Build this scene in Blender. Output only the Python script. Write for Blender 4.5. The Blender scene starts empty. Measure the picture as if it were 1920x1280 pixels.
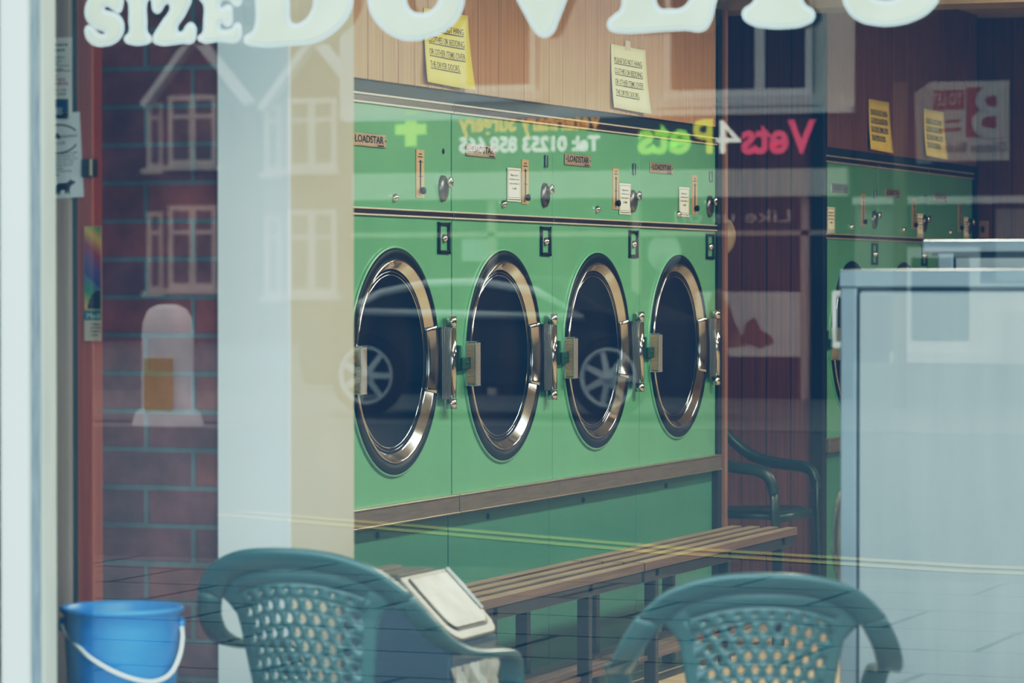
import bpy, bmesh, math, random
from math import sin, cos, pi, radians, sqrt, atan2
from mathutils import Vector, Matrix
random.seed(7)
sc = bpy.context.scene
COL = sc.collection

# ------------------------------------------------------------------ materials
MATS = {}
def mat(name, color, rough=0.5, metal=0.0, var=0.06, scale=12.0, bump=0.0, stretch=(1, 1, 1), spec=None, coat=0.0, emit=None):
    """procedural: a noise texture gently varies colour (and optionally bumps the surface)"""
    if name in MATS:
        return MATS[name]
    m = bpy.data.materials.new(name); m.use_nodes = True
    nt = m.node_tree; b = nt.nodes['Principled BSDF']
    b.inputs['Roughness'].default_value = rough; b.inputs['Metallic'].default_value = metal
    if spec is not None: b.inputs['Specular IOR Level'].default_value = spec
    if coat: b.inputs['Coat Weight'].default_value = coat; b.inputs['Coat Roughness'].default_value = 0.08
    tc = nt.nodes.new('ShaderNodeTexCoord'); mp = nt.nodes.new('ShaderNodeMapping')
    mp.inputs['Scale'].default_value = stretch
    no = nt.nodes.new('ShaderNodeTexNoise'); no.inputs['Scale'].default_value = scale; no.inputs['Detail'].default_value = 5
    nt.links.new(tc.outputs['Object'], mp.inputs['Vector']); nt.links.new(mp.outputs[0], no.inputs['Vector'])
    rp = nt.nodes.new('ShaderNodeValToRGB')
    rp.color_ramp.elements[0].position = 0.3; rp.color_ramp.elements[1].position = 0.7
    c = Vector(color)
    rp.color_ramp.elements[0].color = (*(c * (1 - var)), 1); rp.color_ramp.elements[1].color = (*[min(1, v) for v in c * (1 + var)], 1)
    nt.links.new(no.outputs['Fac'], rp.inputs[0]); nt.links.new(rp.outputs[0], b.inputs['Base Color'])
    if bump:
        bp = nt.nodes.new('ShaderNodeBump'); bp.inputs['Strength'].default_value = bump; bp.inputs['Distance'].default_value = 0.01
        nt.links.new(no.outputs['Fac'], bp.inputs['Height']); nt.links.new(bp.outputs[0], b.inputs['Normal'])
    MATS[name] = m
    return m

def wood(name, c1, c2, axis='z', scale=1.0, rough=0.5):
    """long streaky grain along one axis plus slow tone changes"""
    if name in MATS: return MATS[name]
    m = bpy.data.materials.new(name); m.use_nodes = True
    nt = m.node_tree; b = nt.nodes['Principled BSDF']; b.inputs['Roughness'].default_value = rough
    tc = nt.nodes.new('ShaderNodeTexCoord'); mp = nt.nodes.new('ShaderNodeMapping')
    s = [30 * scale] * 3; s['xyz'.index(axis)] = 0.8 * scale
    mp.inputs['Scale'].default_value = s
    n1 = nt.nodes.new('ShaderNodeTexNoise'); n1.inputs['Scale'].default_value = 3; n1.inputs['Detail'].default_value = 8; n1.inputs['Distortion'].default_value = 0.6
    n2 = nt.nodes.new('ShaderNodeTexNoise'); n2.inputs['Scale'].default_value = 2.2
    nt.links.new(tc.outputs['Object'], mp.inputs['Vector']); nt.links.new(mp.outputs[0], n1.inputs['Vector'])
    nt.links.new(tc.outputs['Object'], n2.inputs['Vector'])
    ad = nt.nodes.new('ShaderNodeMath'); ad.operation = 'MULTIPLY_ADD'; ad.inputs[1].default_value = 0.7
    mu = nt.nodes.new('ShaderNodeMath'); mu.operation = 'MULTIPLY'; mu.inputs[1].default_value = 0.3
    nt.links.new(n2.outputs['Fac'], mu.inputs[0]); nt.links.new(n1.outputs['Fac'], ad.inputs[0]); nt.links.new(mu.outputs[0], ad.inputs[2])
    rp = nt.nodes.new('ShaderNodeValToRGB'); rp.color_ramp.elements[0].position = 0.32; rp.color_ramp.elements[1].position = 0.68
    rp.color_ramp.elements[0].color = (*c1, 1); rp.color_ramp.elements[1].color = (*c2, 1)
    nt.links.new(ad.outputs[0], rp.inputs[0]); nt.links.new(rp.outputs[0], b.inputs['Base Color'])
    MATS[name] = m
    return m

def masonry(name, c1, c2, mortar, bw, rh, ms, off=0.5, plane='xz', shift=(0, 0), rough=0.8, var=0.35, bump=0.4, bias=0.0):
    """brick / slab bond by the Brick Texture node, in object metres"""
    if name in MATS: return MATS[name]
    m = bpy.data.materials.new(name); m.use_nodes = True
    nt = m.node_tree; b = nt.nodes['Principled BSDF']; b.inputs['Roughness'].default_value = rough
    tc = nt.nodes.new('ShaderNodeTexCoord'); sp = nt.nodes.new('ShaderNodeSeparateXYZ'); cb = nt.nodes.new('ShaderNodeCombineXYZ')
    nt.links.new(tc.outputs['Object'], sp.inputs[0])
    for i in (0, 1):
        a = nt.nodes.new('ShaderNodeMath'); a.operation = 'ADD'; a.inputs[1].default_value = shift[i]
        nt.links.new(sp.outputs[plane[i].upper()], a.inputs[0]); nt.links.new(a.outputs[0], cb.inputs[i])
    br = nt.nodes.new('ShaderNodeTexBrick'); br.offset = off; br.inputs['Scale'].default_value = 1
    br.inputs['Brick Width'].default_value = bw; br.inputs['Row Height'].default_value = rh
    br.inputs['Mortar Size'].default_value = ms; br.inputs['Mortar Smooth'].default_value = 0.25; br.inputs['Bias'].default_value = bias
    br.inputs['Color1'].default_value = (*c1, 1); br.inputs['Color2'].default_value = (*c2, 1); br.inputs['Mortar'].default_value = (*mortar, 1)
    nt.links.new(cb.outputs[0], br.inputs['Vector'])
    no = nt.nodes.new('ShaderNodeTexNoise'); no.inputs['Scale'].default_value = 9; no.inputs['Detail'].default_value = 7
    nt.links.new(tc.outputs['Object'], no.inputs['Vector'])
    rp = nt.nodes.new('ShaderNodeValToRGB'); rp.color_ramp.elements[0].position = 0.3; rp.color_ramp.elements[1].position = 0.72
    rp.color_ramp.elements[0].color = (1 - var,) * 3 + (1,); rp.color_ramp.elements[1].color = (1 + var,) * 3 + (1,)
    nt.links.new(no.outputs['Fac'], rp.inputs[0])
    mx = nt.nodes.new('ShaderNodeMix'); mx.data_type = 'RGBA'; mx.blend_type = 'MULTIPLY'; mx.inputs[0].default_value = 1
    nt.links.new(br.outputs['Color'], mx.inputs[6]); nt.links.new(rp.outputs[0], mx.inputs[7])
    nt.links.new(mx.outputs[2], b.inputs['Base Color'])
    if bump:
        iv = nt.nodes.new('ShaderNodeMath'); iv.operation = 'MULTIPLY_ADD'; iv.inputs[1].default_value = -1; 
        nt.links.new(br.outputs['Fac'], iv.inputs[0]); nt.links.new(no.outputs['Fac'], iv.inputs[2])
        bp = nt.nodes.new('ShaderNodeBump'); bp.inputs['Strength'].default_value = bump; bp.inputs['Distance'].default_value = 0.008
        nt.links.new(iv.outputs[0], bp.inputs['Height']); nt.links.new(bp.outputs[0], b.inputs['Normal'])
    MATS[name] = m
    return m

def glass_pane(name, fac, tint=(1, 1, 1)):
    """clear window glass: mostly lets light through, mirrors a share of it"""
    m = bpy.data.materials.new(name); m.use_nodes = True
    nt = m.node_tree; nt.nodes.clear()
    o = nt.nodes.new('ShaderNodeOutputMaterial'); mx = nt.nodes.new('ShaderNodeMixShader')
    t = nt.nodes.new('ShaderNodeBsdfTransparent'); g = nt.nodes.new('ShaderNodeBsdfGlossy')
    t.inputs[0].default_value = (*tint, 1); g.inputs['Color'].default_value = (1, 1, 1, 1); g.inputs['Roughness'].default_value = 0.0
    mx.inputs[0].default_value = fac
    nt.links.new(t.outputs[0], mx.inputs[1]); nt.links.new(g.outputs[0], mx.inputs[2]); nt.links.new(mx.outputs[0], o.inputs[0])
    MATS[name] = m
    return m

def rainbow(name):
    m = bpy.data.materials.new(name); m.use_nodes = True
    nt = m.node_tree; b = nt.nodes['Principled BSDF']; b.inputs['Roughness'].default_value = 0.6
    tc = nt.nodes.new('ShaderNodeTexCoord'); wv = nt.nodes.new('ShaderNodeTexWave')
    mp = nt.nodes.new('ShaderNodeMapping'); mp.inputs['Rotation'].default_value = (0, radians(48), 0); mp.inputs['Location'].default_value = (0.02, 0, 0.03)
    wv.inputs['Scale'].default_value = 2.4; wv.inputs['Distortion'].default_value = 1.2; wv.wave_profile = 'SAW'
    nt.links.new(tc.outputs['Object'], mp.inputs[0]); nt.links.new(mp.outputs[0], wv.inputs[0])
    rp = nt.nodes.new('ShaderNodeValToRGB'); cr = rp.color_ramp
    cols = [(0.10, 0.11, 0.25), (0.22, 0.12, 0.28), (0.45, 0.10, 0.13), (0.75, 0.50, 0.10), (0.08, 0.32, 0.14), (0.16, 0.22, 0.34)]
    cr.elements[0].color = (*cols[0], 1); cr.elements[1].color = (*cols[-1], 1)
    for i in range(1, 5):
        e = cr.elements.new(i / 5); e.color = (*cols[i], 1)
    nt.links.new(wv.outputs[0], rp.inputs[0]); nt.links.new(rp.outputs[0], b.inputs['Base Color'])
    MATS[name] = m
    return m

# ------------------------------------------------------------------ mesh helpers
class MB:
    """collects faces; build() links them as ONE mesh object"""
    def __init__(s): s.v = []; s.f = []; s.mi = []; s.sm = []
    def add(s, verts, faces, mi=0, smooth=False):
        o = len(s.v); s.v += [tuple(p) for p in verts]
        for f in faces: s.f.append([i + o for i in f]); s.mi.append(mi); s.sm.append(smooth)
        return s
    def box(s, x0, x1, y0, y1, z0, z1, mi=0):
        x0, x1 = sorted((x0, x1)); y0, y1 = sorted((y0, y1)); z0, z1 = sorted((z0, z1))
        V = [(x0, y0, z0), (x1, y0, z0), (x1, y1, z0), (x0, y1, z0), (x0, y0, z1), (x1, y0, z1), (x1, y1, z1), (x0, y1, z1)]
        return s.add(V, [(0, 3, 2, 1), (4, 5, 6, 7), (0, 1, 5, 4), (1, 2, 6, 5), (2, 3, 7, 6), (3, 0, 4, 7)], mi)
    def quad(s, a, b, c, d, mi=0): return s.add([a, b, c, d], [(0, 1, 2, 3)], mi)
    def prism(s, poly, fn0, fn1, mi=0, caps=True):
        """poly: 2-D points; fn0/fn1 map (u,v) to the two ends"""
        n = len(poly); V = [fn0(*p) for p in poly] + [fn1(*p) for p in poly]
        F = [(i, (i + 1) % n, n + (i + 1) % n, n + i) for i in range(n)]
        if caps: F += [tuple(range(n))[::-1], tuple(range(n, 2 * n))]
        return s.add(V, F, mi)
    def lathe(s, prof, fr, seg=48, a0=0, a1=2 * pi, mi=0, smooth=True):
        """prof: (radius, height) list; fr(x, y, h) -> point"""
        full = abs(a1 - a0 - 2 * pi) < 1e-6; n = seg if full else seg + 1
        V = []
        for r, h in prof:
            for k in range(n):
                a = a0 + (a1 - a0) * k / seg; V.append(fr(r * cos(a), r * sin(a), h))
        F = []
        for i in range(len(prof) - 1):
            for k in range(seg):
                k2 = (k + 1) % n
                F.append((i * n + k, i * n + k2, (i + 1) * n + k2, (i + 1) * n + k))
        return s.add(V, F, mi, smooth)
    def disc(s, r, h, fr, seg=48, mi=0):
        return s.add([fr(r * cos(2 * pi * k / seg), r * sin(2 * pi * k / seg), h) for k in range(seg)], [tuple(range(seg))], mi)
    def tube(s, pts, rad, seg=10, mi=0, up=(0, 0, 1), caps=True, flat=1.0):
        """rad: number or list; flat squashes the section along its second axis"""
        pts = [Vector(p) for p in pts]; n = len(pts); R = rad if isinstance(rad, (list, tuple)) else [rad] * n
        V = []
        for i, p in enumerate(pts):
            t = (pts[min(i + 1, n - 1)] - pts[max(i - 1, 0)]).normalized()
            u = Vector(up); u = (u - t * u.dot(t))
            if u.length < 1e-4: u = Vector((1, 0, 0)) - t * t.x
            u.normalize(); w = t.cross(u)
            for k in range(seg):
                a = 2 * pi * k / seg; V.append(p + w * cos(a) * R[i] + u * sin(a) * R[i] * flat)
        F = [(i * seg + k, i * seg + (k + 1) % seg, (i + 1) * seg + (k + 1) % seg, (i + 1) * seg + k) for i in range(n - 1) for k in range(seg)]
        if caps: F += [tuple(range(seg))[::-1], tuple(range((n - 1) * seg, n * seg))]
        return s.add(V, F, mi, True)
    def ribbon(s, pts, wdirs, w, th, mi=0, lip=0.0):
        """a strip of width w and thickness th swept along pts; wdirs: across-direction per point"""
        pts = [Vector(p) for p in pts]; n = len(pts); V = []; W = w if isinstance(w, (list, tuple)) else [w] * n
        sec = [(-.5, -.2), (-.42, .5), (0, .75), (.42, .5), (.5, -.2), (.42, -.5), (0, -.25), (-.42, -.5)]
        for i, p in enumerate(pts):
            t = (pts[min(i + 1, n - 1)] - pts[max(i - 1, 0)]).normalized()
            u = Vector(wdirs[i]); u = (u - t * u.dot(t)).normalized(); q = u.cross(t).normalized()
            if i and q.dot(lq) < 0: q = -q
            lq = q
            for a, b in sec: V.append(p + u * a * W[i] + q * b * th)
        k = len(sec)
        F = [(i * k + j, i * k + (j + 1) % k, (i + 1) * k + (j + 1) % k, (i + 1) * k + j) for i in range(n - 1) for j in range(k)]
        F += [tuple(range(k))[::-1], tuple(range((n - 1) * k, n * k))]
        return s.add(V, F, mi, True)
    def build(s, name, mats, parent=None, bevel=0.0, seg=2, solid=0.0, subd=0, loc=None):
        me = bpy.data.meshes.new(name); me.from_pydata(s.v, [], s.f)
        if not isinstance(mats, (list, tuple)): mats = [mats]
        for m in mats: me.materials.append(m)
        me.polygons.foreach_set('material_index', s.mi); me.polygons.foreach_set('use_smooth', s.sm)
        me.update()
        bm = bmesh.new(); bm.from_mesh(me); bmesh.ops.remove_doubles(bm, verts=bm.verts, dist=1e-5)
        bmesh.ops.recalc_face_normals(bm, faces=bm.faces); bm.to_mesh(me); bm.free()
        o = bpy.data.objects.new(name, me); COL.objects.link(o)
        if parent is not None: o.parent = parent
        if loc is not None: o.location = loc
        if solid:
            md = o.modifiers.new('s', 'SOLIDIFY'); md.thickness = solid; md.offset = 0
        if subd:
            md = o.modifiers.new('d', 'SUBSURF'); md.levels = subd; md.render_levels = subd
        if bevel:
            md = o.modifiers.new('b', 'BEVEL'); md.width = bevel; md.segments = seg; md.limit_method = 'ANGLE'; md.angle_limit = radians(40)
        return o

def tag(o, label=None, cat=None, group=None, kind=None):
    if label: o['label'] = label
    if cat: o['category'] = cat
    if group: o['group'] = group
    if kind: o['kind'] = kind
    return o
def thing(name, label, cat, loc=(0, 0, 0), rotz=0.0, group=None):
    o = bpy.data.objects.new(name, None); COL.objects.link(o); o.empty_display_size = 0.1
    o.location = loc; o.rotation_euler = (0, 0, rotz)
    return tag(o, label, cat, group)
def struct(name, mb, mats, label=None, **kw):
    o = mb.build(name, mats, **kw); o['kind'] = 'structure'; o['category'] = 'room'
    if label: o['label'] = label
    return o

def text_mesh(txt, off=0.0, shear=0.0, extr=0.0, space=1.0):
    """lettering as plain polygons: (verts2d, faces, w, h) with the box moved to the origin"""
    cu = bpy.data.curves.new('t', 'FONT'); cu.body = txt; cu.size = 1; cu.offset = off; cu.shear = shear; cu.space_character = space
    cu.resolution_u = 3
    ob = bpy.data.objects.new('t', cu); COL.objects.link(ob)
    dg = bpy.context.evaluated_depsgraph_get(); dg.update()
    me = bpy.data.meshes.new_from_object(ob.evaluated_get(dg))
    V = [(v.co.x, v.co.y) for v in me.vertices]; F = [tuple(p.vertices) for p in me.polygons]
    bpy.data.objects.remove(ob); bpy.data.curves.remove(cu); bpy.data.meshes.remove(me)
    x0 = min(v[0] for v in V); x1 = max(v[0] for v in V); y0 = min(v[1] for v in V); y1 = max(v[1] for v in V)
    return [(a - x0, b - y0) for a, b in V], F, x1 - x0, y1 - y0
def put_text(mb, txt, fn, w, h=None, mi=0, off=0.0, shear=0.0, fit=False):
    """fn(u, v) -> point; text filled into w x h"""
    V, F, tw, th = text_mesh(txt, off, shear)
    sx = w / tw; sy = (h / th) if h else sx
    return mb.add([fn(a * sx, b * sy) for a, b in V], F, mi)

def outline_mesh(loops, offset=0.0):
    """2-D outlines (with holes) -> filled polygons, rounded through their points"""
    cu = bpy.data.curves.new('g', 'CURVE'); cu.dimensions = '2D'; cu.fill_mode = 'BOTH'; cu.offset = offset; cu.resolution_u = 4
    for L in loops:
        sp = cu.splines.new('BEZIER'); sp.bezier_points.add(len(L) - 1); sp.use_cyclic_u = True
        for bp, p in zip(sp.bezier_points, L):
            bp.co = (p[0], p[1], 0); bp.handle_left_type = bp.handle_right_type = 'AUTO'
    ob = bpy.data.objects.new('g', cu); COL.objects.link(ob)
    dg = bpy.context.evaluated_depsgraph_get(); dg.update()
    me = bpy.data.meshes.new_from_object(ob.evaluated_get(dg))
    V = [(v.co.x, v.co.y) for v in me.vertices]; F = [tuple(p.vertices) for p in me.polygons]
    bpy.data.objects.remove(ob); bpy.data.curves.remove(cu); bpy.data.meshes.remove(me)
    return V, F

# ------------------------------------------------------------------ palette
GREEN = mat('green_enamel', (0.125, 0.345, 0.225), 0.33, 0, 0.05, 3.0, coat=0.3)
GREEN_SHADED = mat('green_enamel_shaded', (0.062, 0.215, 0.155), 0.4, 0, 0.06, 3.0)  # same enamel darkened: shade below the bumper rail is in the colour
CHROME = mat('chrome', (0.60, 0.61, 0.63), 0.10, 1.0, 0.03, 20)
STEEL = mat('brushed_steel', (0.27, 0.28, 0.285), 0.32, 1.0, 0.10, 6, stretch=(1, 14, 1))
STEEL_DK = mat('dark_steel_strip', (0.20, 0.19, 0.19), 0.25, 1.0, 0.15, 8)
BUMPER = mat('worn_bumper_metal', (0.235, 0.205, 0.18), 0.38, 0.6, 0.12, 9, stretch=(1, 10, 10))
BLACK = mat('black_rubber', (0.006, 0.007, 0.009), 0.5, 0, 0.2, 30, spec=0.25)
BLACKGAP = mat('black_gap', (0.008, 0.010, 0.014), 0.7, 0, 0.2, 30)
DOORGLASS = mat('smoked_door_glass', (0.005, 0.010, 0.018), 0.08, 0, 0.2, 3, spec=0.3)
DRUM = mat('dark_drum', (0.03, 0.03, 0.032), 0.35, 0.6, 0.2, 20)
BRASS = mat('ribbed_brass', (0.64, 0.53, 0.38), 0.45, 0.1, 0.08, 20)
PLATE = mat('nameplate_bronze', (0.42, 0.35, 0.28), 0.4, 0.6, 0.1, 30)
TAN = mat('tan_metal', (0.50, 0.36, 0.24), 0.45, 0.3, 0.08, 20)
INK = mat('black_ink', (0.02, 0.02, 0.022), 0.6, 0, 0.1, 50)
PAPER = mat('white_paper', (0.74, 0.72, 0.64), 0.7, 0, 0.03, 9)
YELLOW = mat('yellow_paper', (0.76, 0.64, 0.17), 0.7, 0, 0.05, 9)
PALEYEL = mat('pale_yellow_paper', (0.72, 0.71, 0.42), 0.7, 0, 0.04, 9)
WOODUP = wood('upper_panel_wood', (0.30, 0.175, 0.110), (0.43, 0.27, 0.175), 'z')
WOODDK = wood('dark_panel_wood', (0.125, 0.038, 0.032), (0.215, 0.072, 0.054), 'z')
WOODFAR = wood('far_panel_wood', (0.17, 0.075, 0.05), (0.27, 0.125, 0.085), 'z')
SLAT = wood('bench_slat_shaded_wood', (0.080, 0.045, 0.034), (0.150, 0.088, 0.064), 'y', rough=0.6)  # slat sides darkened, shade between the slats put into the colour
SLATTOP = wood('bench_slat_worn_lit_top', (0.15, 0.110, 0.075), (0.31, 0.250, 0.180), 'y', rough=0.5)  # worn tops, also lightened for the light falling on them
ORANGE = wood('red_stained_board', (0.42, 0.095, 0.040), (0.56, 0.150, 0.065), 'z', rough=0.4)
WHITE = mat('white_gloss_paint', (0.52, 0.545, 0.535), 0.45, 0, 0.02, 4)
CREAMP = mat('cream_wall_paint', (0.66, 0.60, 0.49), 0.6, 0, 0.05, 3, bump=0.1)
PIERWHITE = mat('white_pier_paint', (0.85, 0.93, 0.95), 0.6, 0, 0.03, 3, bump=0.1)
TEAL = mat('green_plastic', (0.045, 0.115, 0.125), 0.34, 0, 0.05, 6, coat=0.2)
TEALDK = mat('dark_green_plastic', (0.006, 0.026, 0.022), 0.4, 0, 0.05, 6)
BLUE = mat('blue_plastic', (0.045, 0.235, 0.58), 0.35, 0, 0.04, 6)
WHITEPL = mat('white_plastic', (0.80, 0.80, 0.78), 0.4, 0, 0.02, 6)
ALU = mat('washer_side_metal', (0.33, 0.36, 0.375), 0.42, 0.35, 0.05, 3, stretch=(6, 1, 0.6))
ALUFR = mat('washer_frame_metal', (0.28, 0.33, 0.37), 0.30, 0.6, 0.05, 5)
DARKBL = mat('dark_blue_gap', (0.010, 0.018, 0.032), 0.6, 0, 0.2, 10)
SKY = 4.0
INK_ = 1.0
GRADE = [(0.001, (0.06, 0.026), (0.22, 0.165), (0.55, 0.49), 0.78), (0.017, (0.06, 0.050), (0.22, 0.200), (0.55, 0.54), 0.86), (0.046, (0.06, 0.074), (0.22, 0.200), (0.55, 0.51), 0.86)]
GLYPH = {
 'S': [(-3.1176,1.9249),(-3.1165,1.9063),(-3.1246,1.893),(-3.1363,1.8985),(-3.1537,1.9063),(-3.1572,1.9012),(-3.1433,1.8956),(-3.1281,1.89),(-3.1165,1.8773),(-3.1143,1.8606),(-3.1201,1.8463),(-3.1352,1.8342),(-3.1551,1.8295),(-3.1738,1.83),(-3.1901,1.8387),(-3.1983,1.8535),(-3.1983,1.8639),(-3.1924,1.87),(-3.183,1.8666),(-3.1702,1.8548),(-3.1609,1.8515),(-3.1539,1.8544),(-3.1597,1.8587),(-3.1749,1.8633),(-3.1877,1.873),(-3.197,1.8857),(-3.1982,1.9013),(-3.1923,1.9178),(-3.1782,1.933),(-3.1548,1.9406),(-3.1315,1.9378)],
 'I': [(-3.1106,1.9475),(-3.0562,1.9458),(-3.0551,1.922),(-3.0632,1.913),(-3.0655,1.9027),(-3.0644,1.8758),(-3.0633,1.8531),(-3.0552,1.8446),(-3.0552,1.8364),(-3.068,1.8305),(-3.0992,1.8312),(-3.1108,1.8367),(-3.112,1.845),(-3.1027,1.8531),(-3.1026,1.8769),(-3.1026,1.9038),(-3.1049,1.9142),(-3.113,1.9237)],
 'Z': [(-3.0493,1.9394),(-2.9712,1.937),(-2.9678,1.9164),(-2.9816,1.8859),(-2.9977,1.8534),(-2.9862,1.8531),(-2.9793,1.8632),(-2.9702,1.8692),(-2.961,1.8638),(-2.9588,1.8504),(-2.9645,1.832),(-2.9874,1.8305),(-3.0449,1.8309),(-3.0506,1.8383),(-3.0356,1.8668),(-3.0148,1.9064),(-3.024,1.9067),(-3.0321,1.8956),(-3.0402,1.8896),(-3.0494,1.894),(-3.0528,1.9085),(-3.0539,1.9251)],
 'E': [(-2.9483,1.9384),(-2.8666,1.9358),(-2.861,1.9091),(-2.8678,1.8991),(-2.8768,1.9004),(-2.8847,1.9088),(-2.9029,1.9114),(-2.9074,1.9043),(-2.9052,1.8951),(-2.8938,1.8998),(-2.8847,1.8996),(-2.8825,1.8832),(-2.8837,1.8648),(-2.8916,1.8609),(-2.9029,1.8684),(-2.9075,1.8654),(-2.9064,1.8552),(-2.8916,1.8527),(-2.8803,1.8565),(-2.8746,1.8645),(-2.8655,1.8643),(-2.8622,1.854),(-2.8667,1.8337),(-2.9075,1.8326),(-2.9485,1.8327),(-2.9542,1.84),(-2.9439,1.849),(-2.9416,1.8725),(-2.9416,1.9033),(-2.9507,1.9158)],
 'D': [(-2.8484,1.9822),(-2.7497,1.985),(-2.6829,1.9727),(-2.6443,1.9451),(-2.63,1.9094),(-2.6366,1.8783),(-2.6554,1.8546),(-2.6831,1.8351),(-2.7142,1.8237),(-2.7554,1.8217),(-2.8396,1.8228),(-2.8554,1.8303),(-2.8531,1.8405),(-2.8396,1.8473),(-2.8328,1.8593),(-2.8316,1.9103),(-2.8349,1.9614)],
 'D_hole': [(-2.762,1.9489),(-2.733,1.948),(-2.7141,1.9291),(-2.7096,1.9047),(-2.7163,1.8806),(-2.732,1.8648),(-2.7498,1.8602),(-2.7599,1.8675),(-2.7621,1.8981)],
 'U': [(-2.6057,1.9741),(-2.5128,1.971),(-2.5095,1.9509),(-2.5204,1.9362),(-2.5204,1.8991),(-2.5118,1.8808),(-2.49,1.8732),(-2.4662,1.8796),(-2.4532,1.8972),(-2.451,1.934),(-2.4597,1.9493),(-2.4575,1.9692),(-2.3886,1.9669),(-2.3864,1.9489),(-2.4015,1.9375),(-2.4015,1.9016),(-2.4122,1.8681),(-2.437,1.8428),(-2.4727,1.8287),(-2.5074,1.8236),(-2.5423,1.8315),(-2.5729,1.8524),(-2.5915,1.8781),(-2.5981,1.9074),(-2.598,1.9437),(-2.6101,1.9562)],
 'V': [(-2.3511,1.9656),(-2.2608,1.9626),(-2.2587,1.9448),(-2.2714,1.9383),(-2.2481,1.8981),(-2.2291,1.9369),(-2.2418,1.9442),(-2.2376,1.9619),(-2.1662,1.9595),(-2.1641,1.9437),(-2.1787,1.9353),(-2.1997,1.8897),(-2.2165,1.8508),(-2.2259,1.8313),(-2.2397,1.8238),(-2.2534,1.8271),(-2.265,1.8402),(-2.2798,1.8644),(-2.2968,1.8946),(-2.3223,1.9399),(-2.3501,1.9497)],
 'e': [(-2.1119,1.9626),(-1.9084,1.9557),(-1.9064,1.9266),(-1.9237,1.9204),(-1.9594,1.9351),(-2.0157,1.9389),(-2.0198,1.9254),(-1.9983,1.9208),(-1.9962,1.9052),(-2.0209,1.902),(-2.0198,1.8708),(-1.9982,1.8673),(-1.9757,1.8686),(-1.9614,1.8808),(-1.9512,1.898),(-1.9287,1.9051),(-1.9084,1.8967),(-1.9124,1.8736),(-1.9226,1.839),(-1.9337,1.8276),(-1.9695,1.8295),(-2.1035,1.8291),(-2.116,1.8363),(-2.1171,1.8481),(-2.1056,1.8595),(-2.0932,1.869),(-2.0901,1.8983),(-2.0922,1.9326),(-2.1078,1.9458)],
 'T': [(-1.8882,1.9551),(-1.6957,1.9486),(-1.6976,1.9133),(-1.7215,1.9121),(-1.7374,1.9318),(-1.7474,1.9264),(-1.7483,1.8823),(-1.7433,1.8687),(-1.7273,1.8567),(-1.7253,1.8442),(-1.7422,1.8322),(-1.7772,1.8274),(-1.8173,1.8294),(-1.8476,1.8379),(-1.8597,1.8508),(-1.8577,1.8623),(-1.8416,1.8734),(-1.8345,1.8867),(-1.8356,1.9292),(-1.8457,1.9353),(-1.8618,1.9165),(-1.8861,1.9192)],
 's': [(-1.6679,1.8999),(-1.6581,1.9139),(-1.6334,1.9112),(-1.6265,1.8939),(-1.6186,1.8784),(-1.597,1.8711),(-1.5716,1.8751),(-1.5618,1.8862),(-1.5697,1.9016),(-1.6089,1.9143),(-1.6433,1.9325),(-1.6582,1.9569),(-1.5114,1.9519),(-1.5162,1.9378),(-1.56,1.9469),(-1.5795,1.9418),(-1.5405,1.9244),(-1.5064,1.9016),(-1.4967,1.8757),(-1.5112,1.8525),(-1.5384,1.8362),(-1.5744,1.8277),(-1.6136,1.8287),(-1.6461,1.8392),(-1.6659,1.8607),(-1.6718,1.8819)],
}
# ------------------------------------------------------------------ measures (metres; shop floor z = 0, glass plane y = 6)
D = 4.151          # dryer fronts stand in the plane x = -D
WIN = 6.0
GZ = 0.25          # street level
CEIL = 2.74

# ------------------------------------------------------------------ the shop shell
FLOORM = masonry('floor_tile', (0.46, 0.36, 0.25), (0.42, 0.33, 0.23), (0.30, 0.24, 0.18), 0.45, 0.45, 0.006, 0.0, 'xy', rough=0.35, var=0.1, bump=0.1)
struct('floor', MB().box(-6, 2.6, 6.05, 17.75, -0.1, 0), FLOORM, 'beige tiled floor of the launderette')
CEILM = mat('ceiling_paint', (0.55, 0.47, 0.38), 0.7, 0, 0.05, 2)
struct('ceiling', MB().box(-6, 2.6, 5.85, 17.75, CEIL, CEIL + 0.1), CEILM, 'plain cream ceiling of the launderette')

def planks(name, edges, fn, z0, z1, m, label, gap=0.0045, th=0.012):
    """boards between groove positions, dark joints behind: ONE wall mesh"""
    mb = MB()
    for a, b in zip(edges[:-1], edges[1:]):
        fn(mb, a + gap / 2, b - gap / 2, 0, th, z0, z1, 0)
    fn(mb, edges[0], edges[-1], 0.012, 0.08, z0, z1, 1)
    return struct(name, mb, [m, BLACKGAP], label, bevel=0.0015, seg=1)
onleft = lambda mb, a, b, n0, n1, z0, z1, mi: mb.box(-D - n1, -D - n0, a, b, z0, z1, mi)
g1 = [9.0, 9.12, 9.24, 9.36, 9.548, 9.662, 9.782, 9.914, 10.022, 10.137, 10.323, 10.449, 10.63, 10.868, 11.109, 11.241, 11.475, 11.598, 11.781, 11.91, 12.096, 12.331, 12.574, 12.692, 12.949, 13.0]
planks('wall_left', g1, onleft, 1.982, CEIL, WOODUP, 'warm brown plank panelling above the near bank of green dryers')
g2 = [14.517, 14.62, 14.75, 14.86, 15.03, 15.19, 15.41, 15.55, 15.72, 15.96, 16.10, 16.33, 16.55, 16.68, 16.9, 17.1, 17.22, 17.38]
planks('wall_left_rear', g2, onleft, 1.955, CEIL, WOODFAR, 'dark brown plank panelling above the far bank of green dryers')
mb = MB(); mb.box(-D - 0.08, -D, 9.0, 9.30, 0, 1.962)
struct('wall_left_front', mb, CREAMP, 'cream wall hidden behind the white pier')
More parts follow.
